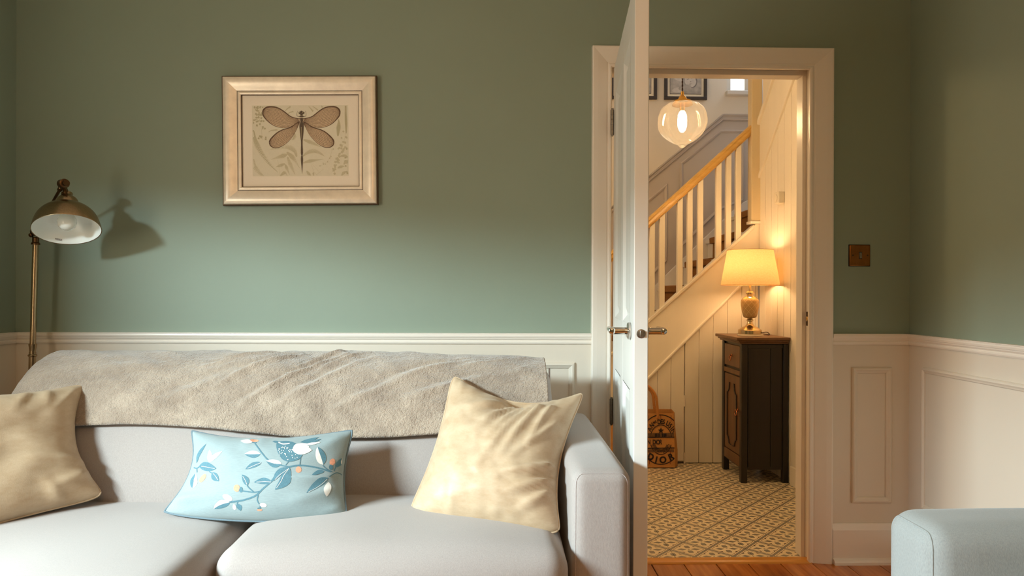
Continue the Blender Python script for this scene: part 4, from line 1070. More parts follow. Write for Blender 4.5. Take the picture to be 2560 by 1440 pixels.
# twin satin cushion at the other end
g2 = thing('cushion', (-1.35, 2.0, .47), 'champagne satin cushion in brown shade at the lamp end of the sofa', 'cushion', 'champagne satin cushions')
def wr2(u, v):
    s = .006 * mnoise.noise(Vector((u * 5, v * 6, 8)))
    for (u0_, v0_, u1_, v1_, wd, am) in ((.98, .72, .66, .66, .03, .010), (.98, .80, .74, .88, .03, .010), (.9, .1, .78, .3, .04, .008), (.6, .02, .55, .22, .03, .010), (.72, .02, .74, .2, .03, .009), (.75, .98, .70, .82, .03, .008)):
        du, dv = u1_ - u0_, v1_ - v0_; L2 = du * du + dv * dv; tc = max(0, min(1, ((u - u0_) * du + (v - v0_) * dv) / L2))
        dd = math.hypot(u - u0_ - du * tc, v - v0_ - dv * tc); s += am * math.exp(-(dd / wd) ** 2) * (1 - tc * .7)
    return s
cushion([(-1.530, 1.82, .815), (-1.338, 2.24, .784), (-1.172, 2.05, .490), (-1.420, 1.66, .474)],
        [(-1.450, 2.05, .782), (-1.298, 2.13, .632), (-1.315, 1.86, .474), (-1.530, 1.74, .65)], .095, .045, 50, wr2, (M_GOLD, .0030), M_GOLD, g2)

# oblong blue cushion with a printed bird and branches
bc = thing('cushion', (-.67, 1.98, .47), 'oblong pale blue cushion printed with a bird on a leafy branch', 'cushion')
def wr3(u, v):
    s = .0025 * mnoise.noise(Vector((u * 8, v * 6, 5)))
    for (u0_, v0_, u1_, v1_, wd, am) in ((.98, .62, .62, .58, .05, .014), (.97, .72, .72, .86, .05, .010), (.06, .86, .26, .80, .05, .012), (.45, .03, .42, .22, .03, .007), (.52, .03, .50, .2, .03, .007), (.95, .12, .86, .28, .05, .009), (.96, .92, .86, .98, .03, .008)):
        du, dv = u1_ - u0_, v1_ - v0_; L2 = du * du + dv * dv; tc = max(0, min(1, ((u - u0_) * du + (v - v0_) * dv) / L2))
        dd = math.hypot(u - u0_ - du * tc, v - v0_ - dv * tc); s += am * math.exp(-(dd / wd) ** 2) * (1 - tc * .7)
    return s
front3, N3 = cushion([(-.916, 2.075, .672), (-.432, 2.06, .676), (-.416, 1.905, .470), (-.918, 1.91, .482)],
        [(-.690, 2.035, .655), (-.435, 1.97, .575), (-.660, 1.875, .466), (-.880, 1.985, .575)], .068, .04, 50, wr3, (M_BLUEPIPE, .0030), M_BLUE, bc, pinch=.03)

# printed pattern of the blue cushion: pattern coordinates (cx, cy) -> cloth coordinates through a lookup grid
UVT = [[(0.0, 0.0), (0.0, 0.0), (0.1543, 0.0), (0.3, 0.0), (0.4667, 0.0), (0.7167, 0.0667), (0.7667, 0.0), (1.0, 0.05), (1.0, 0.0)], [(0.05, 0.1759), (0.05, 0.1561), (0.1812, 0.0836), (0.352, 0.0094), (0.5217, 0.0347), (0.6679, 0.0355), (0.8196, 0.0918), (0.96, 0.1225), (1.0, 0.1432)], [(0.0, 0.45), (0.0, 0.35), (0.1965, 0.391), (0.3831, 0.3789), (0.5496, 0.3773), (0.7036, 0.3829), (0.849, 0.3886), (0.9841, 0.3733), (1.0, 0.4058)], [(0.0, 0.75), (0.0161, 0.6376), (0.2352, 0.649), (0.4048, 0.6375), (0.5618, 0.631), (0.7145, 0.6409), (0.8595, 0.6484), (0.9933, 0.6182), (1.0, 0.6464)], [(0.05, 1.0), (0.1194, 0.8914), (0.2753, 0.8747), (0.4227, 0.8598), (0.5689, 0.8575), (0.7111, 0.861), (0.8489, 0.8627), (0.9842, 0.8529), (1.0, 0.8775)], [(0.0299, 1.0), (0.1678, 1.0), (0.294, 1.0), (0.4242, 1.0), (0.5573, 1.0), (0.6915, 1.0), (0.8258, 1.0), (0.9844, 1.0), (1.0, 1.0)]]
GX = [0, 320, 640, 960, 1280, 1600, 1920, 2240, 2560]; GY = [0, 266, 532, 798, 1064, 1330]
def cloth(cx, cy):
    i = max(0, min(7, int(cx / 320))); j = max(0, min(4, int(cy / 266)))
    a, b = (cx - GX[i]) / 320, (cy - GY[j]) / 266
    q = [UVT[j][i], UVT[j][i + 1], UVT[j + 1][i], UVT[j + 1][i + 1]]
    r = [(q[0][k] * (1 - a) + q[1][k] * a) * (1 - b) + (q[2][k] * (1 - a) + q[3][k] * a) * b for k in (0, 1)]
    return max(.005, min(.995, r[0])), max(.005, min(.995, r[1]))
LAY = {'n': 0}
def on3(cx, cy, off):
    u, v = cloth(cx, cy); return front3(u, v, off)
inkT, inkW, inkC = MB(), MB(), MB()
def leaf(mb, p0, p1, w_, bend=0.0, side=0, off=.0007, n=10, k=4, tip=1.0):
    """leaf blade from base to tip; side=+1/-1 draws only one half"""
    P0, P1 = Vector((p0[0], p0[1])), Vector((p1[0], p1[1])); d = P1 - P0; q = Vector((-d.y, d.x)); rows = []
    for i in range(n + 1):
        t = i / n; c = P0 + d * t + q * bend * math.sin(math.pi * t)
        ww = w_ * (math.sin(math.pi * t ** .85) ** .8 if 0 < t < 1 else 0.02)
        nn = q.normalized()
        rng = [(-1 + 2 * j / k) for j in range(k + 1)]
        if side > 0: rng = [j / k for j in range(k + 1)]
        if side < 0: rng = [-j / k for j in range(k + 1)]
        rows.append([on3((c + nn * ww * s).x, (c + nn * ww * s).y, off + LAY['n'] * 4e-6) for s in rng])
    mb.grid(rows); LAY['n'] += 1
def stem_line(mb, pts, w_, off=.0006, n=8):
    P = catmull([(a, b, 0) for a, b in pts], n); rows = []
    for i in range(len(P)):
        t = (P[min(i + 1, len(P) - 1)] - P[max(i - 1, 0)]); t = t.normalized() if t.length else Vector((1, 0, 0)); q = Vector((-t.y, t.x, 0)) * w_
        rows.append([on3((P[i] + q).x, (P[i] + q).y, off), on3((P[i] - q).x, (P[i] - q).y, off)])
    mb.grid(rows)
def patch(mb, pts, off=.0007, rings=4, sm=6):
    P = catmull([(a, b, 0) for a, b in pts], sm, True); c = sum(P, Vector()) / len(P)
    rows = [[on3((c + (p - c) * r / rings).x, (c + (p - c) * r / rings).y, off) for p in P] for r in range(rings + 1)]
    mb.grid(rows, False, True)
def oval(mb, cx, cy, rx, ry, rot=0, off=.0007):
    pts = []
    for i in range(10):
        t = i * math.pi / 5; a, b = rx * math.cos(t), ry * math.sin(t); pts.append((cx + a * math.cos(rot) - b * math.sin(rot), cy + a * math.sin(rot) + b * math.cos(rot)))
    patch(mb, pts, off, 3, 3)
# main branch and twigs
stem_line(inkT, [(850, 1062), (1020, 1040), (1180, 985), (1270, 900), (1380, 800), (1480, 690), (1600, 630), (1720, 612), (1860, 622), (1980, 650), (2110, 700)], 10)
stem_line(inkT, [(1600, 632), (1480, 605), (1340, 545), (1260, 470), (1180, 360)], 8)
stem_line(inkT, [(1250, 930), (1160, 945), (1020, 930)], 8); stem_line(inkT, [(1160, 942), (1090, 880), (1075, 840)], 7)
stem_line(inkT, [(1215, 975), (1200, 1040), (1235, 1110), (1240, 1160)], 7); stem_line(inkT, [(960, 1050), (950, 1090)], 7)
stem_line(inkT, [(2010, 612), (2060, 660), (2130, 700)], 6); stem_line(inkT, [(2150, 690), (2170, 640)], 6); stem_line(inkT, [(2275, 735), (2180, 708), (2100, 780)], 6)
stem_line(inkT, [(390, 660), (440, 668), (490, 640), (560, 640)], 7); stem_line(inkT, [(440, 668), (455, 715)], 6); stem_line(inkT, [(600, 690), (650, 715)], 6)
for a in (((1250, 575), (1050, 655), 34, .05), ((1380, 815), (1160, 815), 40, .06), ((1080, 860), (1010, 722), 40, .08), ((1595, 640), (1400, 800), 44, .1), ((1600, 645), (1420, 910), 62, -.12),
          ((2030, 690), (1880, 740), 34, .08), ((2085, 790), (1810, 955), 46, .10), ((470, 640), (690, 650), 54, -.05), ((640, 700), (728, 805), 44, .05), ((425, 610), (540, 350), 28, -.12), ((2165, 640), (2255, 510), 30, .05), ((950, 1090), (1000, 1205), 34, -.05)):
    leaf(inkT, *a)
# two-tone leaves
for p0, p1, w_, b in (((1240, 480), (1045, 480), 36, 0), ((1500, 595), (1310, 555), 50, -.05), ((860, 1060), (660, 1185), 62, .08), ((2015, 605), (1950, 400), 64, .0), ((415, 905), (440, 725), 44, .05)):
    s_t = 1
    if p0 == (1240, 480): s_t = -1
    if p0 == (1500, 595): s_t = -1
    if p0 == (860, 1060): s_t = -1
    if p0 == (2015, 605): s_t = 1
    if p0 == (415, 905): s_t = -1
    leaf(inkT, p0, p1, w_, b, s_t); leaf(inkW, p0, p1, w_, b, -s_t)
# white petals
for a in (((1150, 345), (1005, 338), 28, .0), ((600, 570), (600, 430), 34, .06), ((590, 575), (772, 455), 26, -.06), ((2085, 830), (2060, 1005), 48, .0), ((2240, 600), (2270, 500), 20, 0), ((925, 1195), (910, 1090), 22, 0)):
    leaf(inkW, *a)
oval(inkW, 835, 1010, 62, 34, .4); oval(inkW, 1275, 1110, 46, 34, .4)
# coral buds
oval(inkC, 1175, 325, 50, 20); oval(inkC, 948, 895, 38, 46); oval(inkC, 535, 775, 26, 58, .5); oval(inkC, 1710, 665, 36, 40); oval(inkC, 2128, 575, 34, 42, .3); oval(inkC, 1235, 1190, 32, 18)
oval(inkT, 1000, 915, 24, 34); oval(inkT, 2115, 640, 26, 34); oval(inkT, 1175, 350, 30, 8); oval(inkT, 1230, 1165, 24, 14)
# the bird
patch(inkT, [(1445, 360), (1500, 330), (1600, 335), (1640, 370), (1720, 420), (1765, 480), (1720, 530), (1640, 560), (1560, 560), (1495, 520), (1455, 450)], .0008, 6)
leaf(inkT, (1480, 345), (1392, 325), 16, 0, 0, .0008)
stem_line(inkW, [(1470, 345), (1530, 372), (1610, 368)], 7, .0012)
for a in (((1760, 360), (1990, 290), 22, .02), ((1740, 345), (1960, 258), 20, .02), ((1570, 420), (1690, 370), 42, -.1)): leaf(inkT, *a, off=.0010)
for a in (((1640, 440), (1880, 440), 60, -.05), ((1660, 400), (1850, 395), 46, .05), ((1650, 420), (1830, 360), 30, .0), ((1800, 372), (1985, 340), 16, 0)): leaf(inkW, *a, off=.0012)
stem_line(inkT, [(1590, 555), (1550, 610)], 5); stem_line(inkT, [(1735, 520), (1725, 605)], 5)
rr = random.Random(4); 
for i in range(60):
    x_, y_ = rr.uniform(1465, 1740), rr.uniform(400, 545)
    if ((x_ - 1600) / 140) ** 2 + ((y_ - 455) / 95) ** 2 < .95 and not (x_ > 1590 and y_ < 440): oval(inkW, x_, y_, 5, 5, 0, .0013)
# pale veins
for a, b in (((1245, 578), (1080, 645)), ((1370, 815), (1190, 815)), ((1075, 850), (1020, 745)), ((1590, 650), (1440, 890)), ((2070, 800), (1830, 945)), ((500, 640), (670, 650)), ((650, 712), (715, 790)), ((1590, 650), (1420, 790))):
    stem_line(inkW, [a, ((a[0] + b[0]) / 2 + 4, (a[1] + b[1]) / 2 - 4), b], 2.5, .0012, 4)
inkT.build('teal_print', M_TEAL, bc, smooth=True, fixn=False, kind='stuff'); inkW.build('cream_print', M_WHITEP, bc, smooth=True, fixn=False, kind='stuff'); inkC.build('coral_print', M_CORAL, bc, smooth=True, fixn=False, kind='stuff')

# ------------------------------------------------------------------ floor lamp in the corner behind the sofa
fl_ = thing('floor_lamp', (-1.80, 2.645, 0), 'antique brass reading floor lamp with dome shade in the corner behind the sofa', 'lamp')
P0, P1 = Vector((-1.792, 2.645, .03)), Vector((-1.749, 2.625, 1.275))
MB().lathe([(0, 0), (.115, 0), (.118, .006), (.115, .014), (.05, .026), (.022, .034), (.014, .05), (0, .05)], (P0.x, P0.y, 0), seg=40, cap=False).build('base', M_BRASS, fl_, smooth='auto')
ax = (P1 - P0).normalized()
def along(z): return P0 + ax * (z - P0.z) / ax.z
MB().cyl(along(.04), along(.86), .0118, 24).build('lower_pole', M_BRASS, fl_, smooth='auto')
MB().cyl(along(.86), along(1.272), .0102, 24).build('upper_pole', M_BRASS, fl_, smooth='auto')
MB().lathe([(0, 0), (.0125, 0), (.0155, .004), (.0155, .007), (.0115, .011), (.0105, .022), (.0125, .038), (.0140, .045), (.0140, .049), (0, .049)], along(.842), ax, 24, cap=False).build('pole_collar', M_BRASS, fl_, smooth='auto')
J1 = Vector((-1.745, 2.622, 1.318)); J2 = Vector((-1.552, 2.475, 1.478))
MB().lathe([(0, 0), (.015, 0), (.015, .006), (.0115, .010), (.0115, .026), (.0155, .030), (0, .030)], along(1.268), ax, 24, cap=False).build('pole_cap', M_DBRASS, fl_, smooth='auto')
jx = (J2 - J1).normalized().cross(Vector((0, 0, 1))).normalized()
def joint(c, r, L, name):
    a = Vector((.80, -.60, 0)).normalized()
    j = MB().lathe([(0, -L), (r * .8, -L), (r, -L + .002), (r, -.001), (r * .9, -.0005), (r * .9, .0005), (r, .001), (r, L - .002), (r * .8, L), (r * .45, L), (r * .45, L + .006), (r * .65, L + .007), (r * .65, L + .014), (0, L + .014)], c, a, 28, cap=False)
    return j.build(name, M_DBRASS, fl_, smooth='auto')
joint(J1, .0165, .014, 'lower_joint'); joint(J2, .0165, .014, 'upper_joint')
MB().lathe([(0, 0), (.005, 0), (.008, .003), (.008, .010), (.004, .014), (0, .014)], J1 + Vector((-.010, -.006, -.012)), (-.9, .2, -.3), 16, cap=False).build('knob', M_DBRASS, fl_, smooth='auto')
dj = (J2 - J1).normalized()
MB().cyl(J1 + dj * .012, J2 - dj * .012, .0052, 16).lathe([(.0052, 0), (.0085, .003), (.0085, .016), (.0052, .02)], J2 - dj * .040, dj, 16).build('arm', M_DBRASS, fl_, smooth='auto')
NA = Vector((.233, -.372, -.898)).normalized()
OC = Vector((-1.523, 2.45, 1.312))                     # centre of the shade opening
top = OC - NA * .150
dome = [(.018, .0), (.019, .012), (.026, .020), (.033, .028), (.0365, .040), (.0375, .050), (.040, .053), (.058, .062), (.076, .076), (.090, .094), (.099, .116), (.1045, .138), (.106, .150)]
dd = [(p.x, p.z) for p in catmull([(r, 0, z) for r, z in dome], 3)]
MB().lathe(dd + [(.107, .1505), (.1065, .1525), (.1045, .1515)], top, NA, 72, cap=False).build('shade', M_BRASS, fl_, smooth='auto')
inn = [(r - .0022, z + .0012) for r, z in dd if z > .053]
MB().lathe([(0, .056)] + inn + [(.1045, .1512)], top, NA, 72, cap=False).build('shade_lining', M_SHADEIN, fl_, smooth=True)
MB().cyl(J2 + NA * .008, top + NA * .004, .0085, 20).build('shade_stem', M_DBRASS, fl_, smooth='auto')
MB().lathe([(0, 0), (.014, 0), (.014, .02), (.011, .022), (.012, .030), (.022, .044), (.029, .060), (.0305, .072), (.027, .086), (.017, .097), (.006, .1015), (0, .102)], top + NA * .055 - NA * .006, NA, 32, cap=False).build('bulb', M_BULBW, fl_, smooth=True)
# small paper label inside the shade
def on_dome(ang, z):
    for (r0_, z0_), (r1_, z1_) in zip(inn, inn[1:]):
        if z0_ <= z <= z1_: r = lerp(r0_, r1_, (z - z0_) / (z1_ - z0_)) - .0012; break
    else: r = inn[-1][0] - .0012
    q = Vector((0, 0, 1)).rotation_difference(NA)
    return top + q @ Vector((r * math.cos(ang), r * math.sin(ang), z))
q_ = Vector((0, 0, 1)).rotation_difference(NA)
camdir = Vector((0, 0, CAM_H)) - OC
bestA = min(range(360), key=lambda a: (q_ @ Vector((math.cos(math.radians(a)), math.sin(math.radians(a)), 0))).dot(camdir.normalized()))
LA = math.radians(bestA)
sgn = 1 if (q_ @ Vector((math.cos(LA + .2), math.sin(LA + .2), 0))).x > (q_ @ Vector((math.cos(LA), math.sin(LA), 0))).x else -1
mlab = MB(); mlab.grid([[on_dome(LA + sgn * lerp(-.36, -.14, i / 6), z) for z in (.134, .1415)] for i in range(7)])
mlab.build('paper_label', M_PHOTOL, fl_, fixn=False)
mlab = MB()
for i0, i1, z0, z1 in ((-.355, -.325, .1350, .1375), (-.32, -.25, .1352, .1366), (-.235, -.20, .1352, .1366), (-.18, -.15, .1352, .1364), (-.32, -.15, .1384, .1392), (-.32, -.16, .1402, .1408)):
    mlab.grid([[on_dome(LA + sgn * lerp(i0, i1, i / 3), z) - (on_dome(LA, .138) - OC).normalized() * .0004 for z in (z0, z1)] for i in range(4)])
mlab.build('label_print', M_BLACK, fl_, fixn=False, kind='stuff')

# ------------------------------------------------------------------ dragonfly picture
pc = thing('picture_frame', (-.782, YB, 1.694), 'champagne framed dragonfly print hanging on the sage green wall', 'picture')
PW_, PH_, TI = .612, .514, math.radians(.75)
def PP(x, z, h):
    return (-.780 + x * math.cos(TI) - z * math.sin(TI), YB - h, 1.694 + x * math.sin(TI) + z * math.cos(TI))
def ring(prof, name, m_):
    """four mitred rails, each a mesh of its own"""
    hw, hh = PW_ / 2, PH_ / 2
    cor = [(-hw, -hh, 1, 1), (hw, -hh, -1, 1), (hw, hh, -1, -1), (-hw, hh, 1, -1)]
    for i in range(4):
        a, b = cor[i], cor[(i + 1) % 4]
        rows = [[PP(c[0] + c[2] * d, c[1] + c[3] * d, h) for d, h in prof] for c in (a, b)]
        mb = MB().grid(rows); n = len(prof); mb.f.append(list(range(n))); mb.mi.append(0); mb.f.append(list(range(n, 2 * n))[::-1]); mb.mi.append(0)
        mb.build(name, m_, pc, smooth='auto')
ring([(0, .004), (0, .020), (.002, .024), (.004, .0245), (.004, .004)], 'frame_edge', M_FRAMEL)
ring([(.0042, .004), (.0042, .0235), (.007, .030), (.014, .0335), (.024, .0335), (.036, .030), (.048, .024), (.057, .0215), (.059, .020), (.059, .004)], 'frame_rail', M_SILVER)
ring([(.059, .004), (.059, .0185), (.0612, .0185), (.0612, .004)], 'frame_line', M_FRAMEL)
ring([(.0612, .004), (.0612, .0200), (.064, .0215), (.070, .0210), (.0735, .0185), (.0735, .004)], 'frame_slip', M_SILVER)
ring([(.0735, .004), (.0735, .0165), (.0755, .0165), (.0755, .004)], 'frame_line', M_FRAMEL)
hw, hh = PW_ / 2 - .0745, PH_ / 2 - .0745
def slab(x0, x1, z0, z1, h0, h1): return MB().add([PP(x0, z0, h0), PP(x1, z0, h0), PP(x1, z1, h0), PP(x0, z1, h0), PP(x0, z0, h1), PP(x1, z0, h1), PP(x1, z1, h1), PP(x0, z1, h1)], [(0, 3, 2, 1), (4, 5, 6, 7), (0, 1, 5, 4), (1, 2, 6, 5), (2, 3, 7, 6), (3, 0, 4, 7)])
slab(-hw, hw, -hh, hh, .003, .0100).build('mount', M_PAPER, pc)
K = .0002212
def D2(cx, cy, h): return PP((cx - 975) * K, (722 - cy) * K, h)
pr_ = slab((110 - 975) * K, (1830 - 975) * K, (722 - 1355) * K, (722 - 80) * K, .0100, .0104).build('print', M_PRINT, pc)
ferns, fernd = MB(), MB(); HF = {'n': 0, 'c': 0}
def inside(x, y): return 112 < x < 1828 and 82 < y < 1353
def frond(mb, pts, L, n=26, w_=9, taper=1.0, ang=55, h=.0106, both=True):
    HF['n'] += 1; h = .01045 + .00001 * HF['n']
    P = catmull([(a, b, 0) for a, b in pts], max(3, n // (len(pts) - 1))); N = len(P)
    rows = []
    for i in range(N):
        t = (P[min(i + 1, N - 1)] - P[max(i - 1, 0)]).normalized(); q = Vector((-t.y, t.x, 0)); f = i / (N - 1)
        l = L * min(1, .25 + 2.2 * f) * (1 - f ** 2 * taper)
        if inside(P[i].x, P[i].y) and i:
            for s in ((1, -1) if both else (1,)):
                d = (t * math.cos(math.radians(ang)) + q * s * math.sin(math.radians(ang))) * l; e = P[i] + d
                if inside(e.x, e.y):
                    HF['c'] = (HF['c'] + 1) % 90; hl_ = h + HF['c'] * 1.2e-6; o = t * w_ * 1.5 * (1 - f * .5); md = P[i] + d * .5
                    mb.add([D2((P[i] - o * .4).x, (P[i] - o * .4).y, hl_), D2((md - o * .55).x, (md - o * .55).y, hl_), D2(e.x, e.y, hl_), D2((md + o * .45).x, (md + o * .45).y, hl_), D2((P[i] + o * .5).x, (P[i] + o * .5).y, hl_)], [(0, 1, 2, 3, 4)])
    line(mb, [(p.x, p.y) for p in P if inside(p.x, p.y)], 2.2, h)
def line(mb, pts, w_, h, w1=None):
    if len(pts) < 2: return
    P = [Vector(p) for p in pts]; rows = []
    for i in range(len(P)):
        t = P[min(i + 1, len(P) - 1)] - P[max(i - 1, 0)]; t = t.normalized() if t.length else Vector((1, 0)); q = Vector((-t.y, t.x)) * lerp(w_, w1 if w1 is not None else w_, i / (len(P) - 1))
        rows.append([D2((P[i] + q).x, (P[i] + q).y, h), D2((P[i] - q).x, (P[i] - q).y, h)])
    mb.grid(rows)
frond(fernd, [(128, 520), (160, 700), (250, 900), (400, 1120), (560, 1285)], 78, 44, 12)
frond(ferns, [(125, 1040), (150, 1180), (240, 1300), (310, 1352)], 70, 26, 11)
frond(ferns, [(900, 1010), (860, 900), (740, 830), (560, 850), (420, 870)], 75, 34, 11)
frond(ferns, [(720, 920), (790, 980), (860, 1060), (950, 1210)], 70, 28, 11)
frond(ferns, [(735, 960), (680, 980), (580, 1010), (440, 1052)], 66, 28, 11); frond(ferns, [(735, 1000), (770, 1110), (820, 1220), (870, 1330)], 60, 26, 10)
frond(ferns, [(690, 1130), (640, 1150), (580, 1170), (530, 1190)], 50, 20, 10); frond(ferns, [(690, 1140), (720, 1210), (770, 1330)], 46, 18, 10)
frond(ferns, [(600, 1352), (650, 1310), (690, 1290), (730, 1352)], 50, 18, 10)
frond(ferns, [(1010, 1000), (1100, 930), (1220, 905), (1330, 950), (1395, 1000)], 66, 30, 12); frond(ferns, [(1015, 1120), (1110, 1090), (1230, 1070), (1385, 1050)], 52, 30, 12)
frond(ferns, [(1020, 700), (1110, 730), (1230, 780), (1330, 830)], 58, 26, 12); frond(ferns, [(840, 560), (870, 620), (850, 680), (810, 700)], 46, 16, 10)
frond(fernd, [(1640, 640), (1650, 520), (1660, 420), (1655, 330)], 64, 24, 14); frond(fernd, [(1790, 590), (1790, 420), (1785, 250), (1785, 100)], 36, 34, 15, .4)
frond(ferns, [(1075, 1260), (1110, 1310), (1150, 1350)], 46, 14, 10); frond(ferns, [(1200, 1350), (1195, 1310), (1200, 1290)], 30, 8, 10)
for a in (((1630, 1215), (1690, 1190), (1760, 1180)), ((1700, 1350), (1740, 1300), (1800, 1270)), ((1680, 1000), (1750, 990), (1810, 1000)), ((1740, 1150), (1780, 1100), (1822, 1080))): frond(ferns, list(a), 44, 14, 11)
for a in (((690, 190), (730, 150), (800, 100)), ((740, 235), (790, 205), (850, 190)), ((1120, 95), (1160, 140), (1200, 190)), ((1190, 95), (1240, 130), (1290, 170)), ((1350, 85), (1370, 120)), ((400, 560), (450, 530), (560, 520))): line(ferns, a, 4, .0106, 14)
rf = random.Random(11)
def sprig(mb, pts, n, r0, sp):
    P = catmull([(a, b, 0) for a, b in pts], 10)
    line(mb, [(p.x, p.y) for p in P if inside(p.x, p.y)], 1.6, .0106)
    for i in range(n):
        p = P[rf.randrange(len(P))]; x, y = p.x + rf.uniform(-sp, sp), p.y + rf.uniform(-sp * .6, sp * .6); r = r0 * rf.uniform(.7, 1.2); a0_ = rf.uniform(0, 6.28)
        if inside(x - r, y - r) and inside(x + r, y + r):
            hq = .0106 + .00015 * rf.random(); mb.add([D2(x + r * k_ * math.cos(a0_ + t * math.pi / 4), y + r * k_ * math.sin(a0_ + t * math.pi / 4), hq) for t, k_ in enumerate((1, .75, 1, .55, .9, .6, 1, .7))], [list(range(8))])
sprig(fernd, [(150, 95), (200, 210), (260, 400), (290, 700)], 50, 22, 70); sprig(fernd, [(140, 100), (250, 110), (420, 95), (560, 100)], 16, 20, 30); sprig(fernd, [(140, 330), (130, 420)], 8, 18, 22)
sprig(ferns, [(1310, 1180), (1430, 1110), (1500, 1000), (1540, 860)], 10, 14, 26); sprig(ferns, [(1530, 1280), (1610, 1160), (1680, 960), (1740, 760), (1790, 560)], 46, 24, 58); sprig(fernd, [(1800, 850), (1800, 1000), (1810, 1300)], 26, 24, 40)
for a in (((560, 1060), (580, 1200), (592, 1350)), ((1160, 1150), (1200, 1270), (1260, 1340)), ((1180, 1150), (1320, 1300)), ((1250, 1330), (1380, 1230))): line(ferns, a, 1.6, .0106)
ferns.build('fern_print', M_FERN, pr_, fixn=False, kind='stuff'); fernd.build('leaf_print', M_FERND, pr_, fixn=False, kind='stuff')

wing, edge, vein = MB(), MB(), MB()
def wing_pair(lead, trail, nv, edge_w):
    A = catmull([(a, b, 0) for a, b in lead], 8); n = 48
    def res(P, n):
        L = [0]
        for i in range(1, len(P)): L.append(L[-1] + (P[i] - P[i - 1]).length)
        out = []; j = 0
        for i in range(n + 1):
            s = L[-1] * i / n
            while j < len(L) - 2 and L[j + 1] < s: j += 1
            out.append(P[j].lerp(P[j + 1], (s - L[j]) / max(1e-6, L[j + 1] - L[j])))
        return out
    A = res(A, n); B = res(catmull([(a, b, 0) for a, b in trail], 8), n)
    for mir in (1, -1):
        fx = lambda x: 992 + mir * (x - 992)
        wing.grid([[D2(fx(a.lerp(b, k / 4).x), a.lerp(b, k / 4).y, .0108) for k in range(5)] for a, b in zip(A, B)])
        line(edge, [(fx(p.x), p.y) for p in A], 5, .0112, edge_w)
        line(edge, [(fx(p.x), p.y) for p in B[n // 2:]], 2, .0112, edge_w * .8)
        line(vein, [(fx(p.x), p.y) for p in B], 2, .0110, 3)
        for k in range(1, nv):
            f = (k / nv) ** 1.15
            line(vein, [(fx(a.lerp(b, f).x), a.lerp(b, f).y) for a, b in list(zip(A, B))[2:]], 1.3, .0110, 2.4)
        # fine cross veins near the trailing edge
        rw = random.Random(3)
        for i in range(90):
            j = rw.randrange(6, n - 2); f = rw.uniform(.06, .98); a = A[j].lerp(B[j], f); b = A[j + 1].lerp(B[j + 1], min(1, f + 1 / nv))
            line(vein, [(fx(a.x), a.y), (fx(b.x), b.y)], .9, .0110)
wing_pair([(965, 322), (900, 312), (815, 288), (755, 250), (700, 205), (620, 150), (540, 116), (440, 104), (370, 116), (318, 155), (301, 205)],
          [(965, 332), (935, 365), (880, 415), (820, 452), (740, 480), (660, 487), (580, 474), (500, 444), (420, 390), (350, 320), (310, 260), (301, 206)], 13, 13)
wing_pair([(972, 352), (920, 392), (850, 442), (790, 478), (720, 500), (640, 526), (560, 570), (480, 640), (430, 700), (415, 745)],
          [(972, 360), (955, 400), (930, 455), (880, 560), (830, 640), (760, 722), (690, 782), (610, 827), (540, 843), (480, 836), (430, 800), (415, 748)], 10, 11)
wing.build('wing_print', M_WING, pr_, fixn=False, kind='stuff'); edge.build('wing_edge_print', M_WINGD, pr_, fixn=False, kind='stuff'); vein.build('wing_vein_print', M_VEIN, pr_, fixn=False, kind='stuff')
body = MB()
prof_b = [(360, 14), (385, 22), (420, 38), (470, 40), (560, 32), (640, 24), (720, 15), (800, 14), (880, 18), (940, 19), (970, 14), (984, 9), (1000, 15), (1050, 20), (1110, 16), (1180, 10), (1250, 5), (1312, 1)]
body.grid([[D2(994 - w_, y_, .0114), D2(994 + w_, y_, .0114)] for y_, w_ in prof_b])
def disc(mb, cx, cy, rx, ry, h=.0114, n=16):
    HF['n'] += 1; h += 4e-6 * HF['n']
    mb.add([D2(cx + rx * math.cos(2 * math.pi * i / n), cy + ry * math.sin(2 * math.pi * i / n), h) for i in range(n)], [list(range(n))])
for a in ((964, 216, 22, 22), (1026, 216, 22, 22), (994, 200, 24, 22), (994, 240, 26, 16), (994, 268, 20, 22), (994, 282, 44, 12), (994, 336, 26, 26), (994, 318, 34, 10)): disc(body, *a)
for s in (-1, 1):
    line(body, [(994 + s * 40, 285), (994 + s * 80, 275), (994 + s * 84, 235), (994 + s * 70, 180)], 4, .0114, 1.5)
    line(body, [(994 + s * 16, 315), (994 + s * 50, 320)], 5, .0114, 2)
body.build('insect_print', M_BODY, pr_, fixn=False, kind='stuff')
hl = MB()
for a in ((957, 213, 7, 7), (1019, 213, 7, 7), (990, 262, 7, 5)): disc(hl, *a, h=.0120)
line(hl, [(988, 470), (988, 600), (991, 700)], 4, .0120, 1)
hl.build('insect_highlight_print', M_FERND, pr_, fixn=False, kind='stuff')

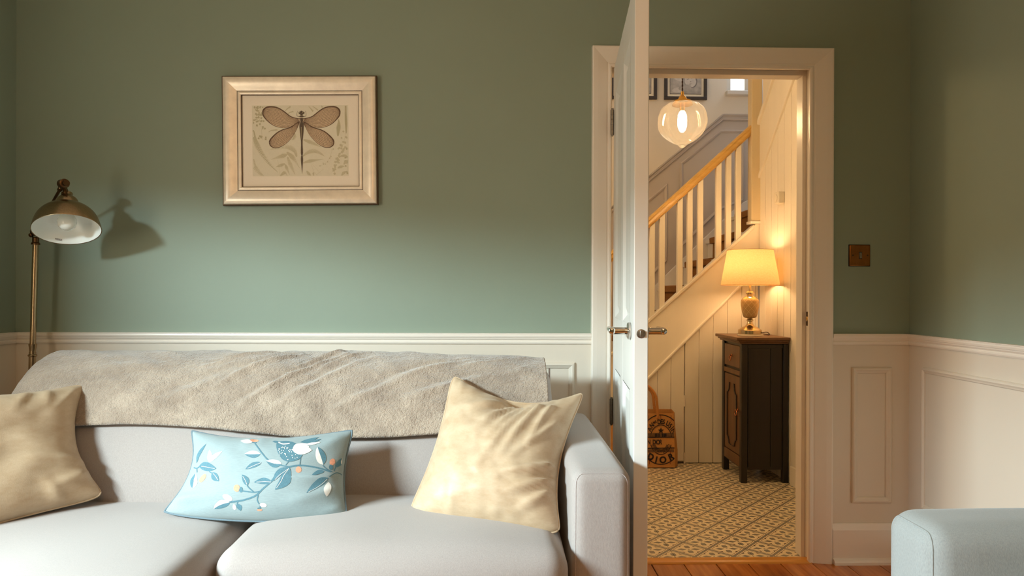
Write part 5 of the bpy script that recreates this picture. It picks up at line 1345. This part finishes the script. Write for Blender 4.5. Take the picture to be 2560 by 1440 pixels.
# ------------------------------------------------------------------ light switch beside the door
sw = thing('light_switch', (1.481, YB, 1.25), 'antique copper single light switch plate on the green wall beside the door', 'light switch')
MB().box(1.4375, 1.5240, YB - .0075, YB + .001, 1.2055, 1.2920).build('switch_plate', mat('aged_copper', S((150, 96, 48)), 0.34, 1.0, noise=((30, 30, 30), 0.2)), sw, bevel=.005, seg=4)
MB().box(1.4360, 1.5255, YB - .0025, YB + .001, 1.2040, 1.2935).build('switch_gasket', M_CABD, sw, bevel=.004)
MB().box(1.4755, 1.4885, YB - .0085, YB - .005, 1.2350, 1.2630).build('switch_surround', M_CABD, sw, bevel=.001)
MB().prism([(YB - .008, 1.2375), (YB - .0125, 1.2375), (YB - .0095, 1.2605), (YB - .008, 1.2605)], lambda a, b: (1.4770, a, b), lambda a, b: (1.4870, a, b)).build('rocker', M_STEEL, sw, bevel=.001)
for x_ in (1.4505, 1.5110):
    MB().lathe([(.0035, 0), (.0035, .001), (.002, .0016), (0, .0016)], (x_, YB - .0072, 1.2490), (0, -1, 0), 14, cap=False).build('screw', M_DBRASS, sw, smooth='auto')

# ------------------------------------------------------------------ armchair whose far arm enters the picture
ac = thing('armchair', (1.3, .9, 0), 'pale blue-grey fabric armchair with boxy rounded arm by the cream panelled wall', 'armchair')
aa, ash, ad = rbox(.836, 1.655, 1.288, 1.452, .10, .640, .050, crown=.004, nx=14, n=5)
aa = aa.build('arm', M_SOFA2, ac, smooth=True)
arm_seam(ash, ad, 'side', M_SOFA2, aa, .0020)
ab, _, _ = rbox(.836, 1.655, .30, .464, .10, .634, .036, crown=.005, nx=14, n=5); ab.build('arm', M_SOFA2, ac, smooth=True)
asq, _, _ = rbox(.84, 1.45, .47, 1.283, .24, .45, .05, crown=.03); asq.build('seat_cushion', M_SOFA2, ac, smooth=True)
abk, _, _ = rbox(1.46, 1.66, .44, 1.30, .24, .80, .06, crown=.01); abk.build('back_cushion', M_SOFA2, ac, smooth=True)
MB().box(.85, 1.64, .46, 1.30, .10, .235).build('chair_base', M_SOFA2, ac, bevel=.01)
for x_, y_ in ((.89, .36), (.89, 1.38), (1.60, .36), (1.60, 1.38)):
    MB().lathe([(0, 0), (.014, 0), (.020, .10), (0, .10)], (x_, y_, 0), seg=16, cap=False).build('leg', M_CABD, ac, smooth='auto')
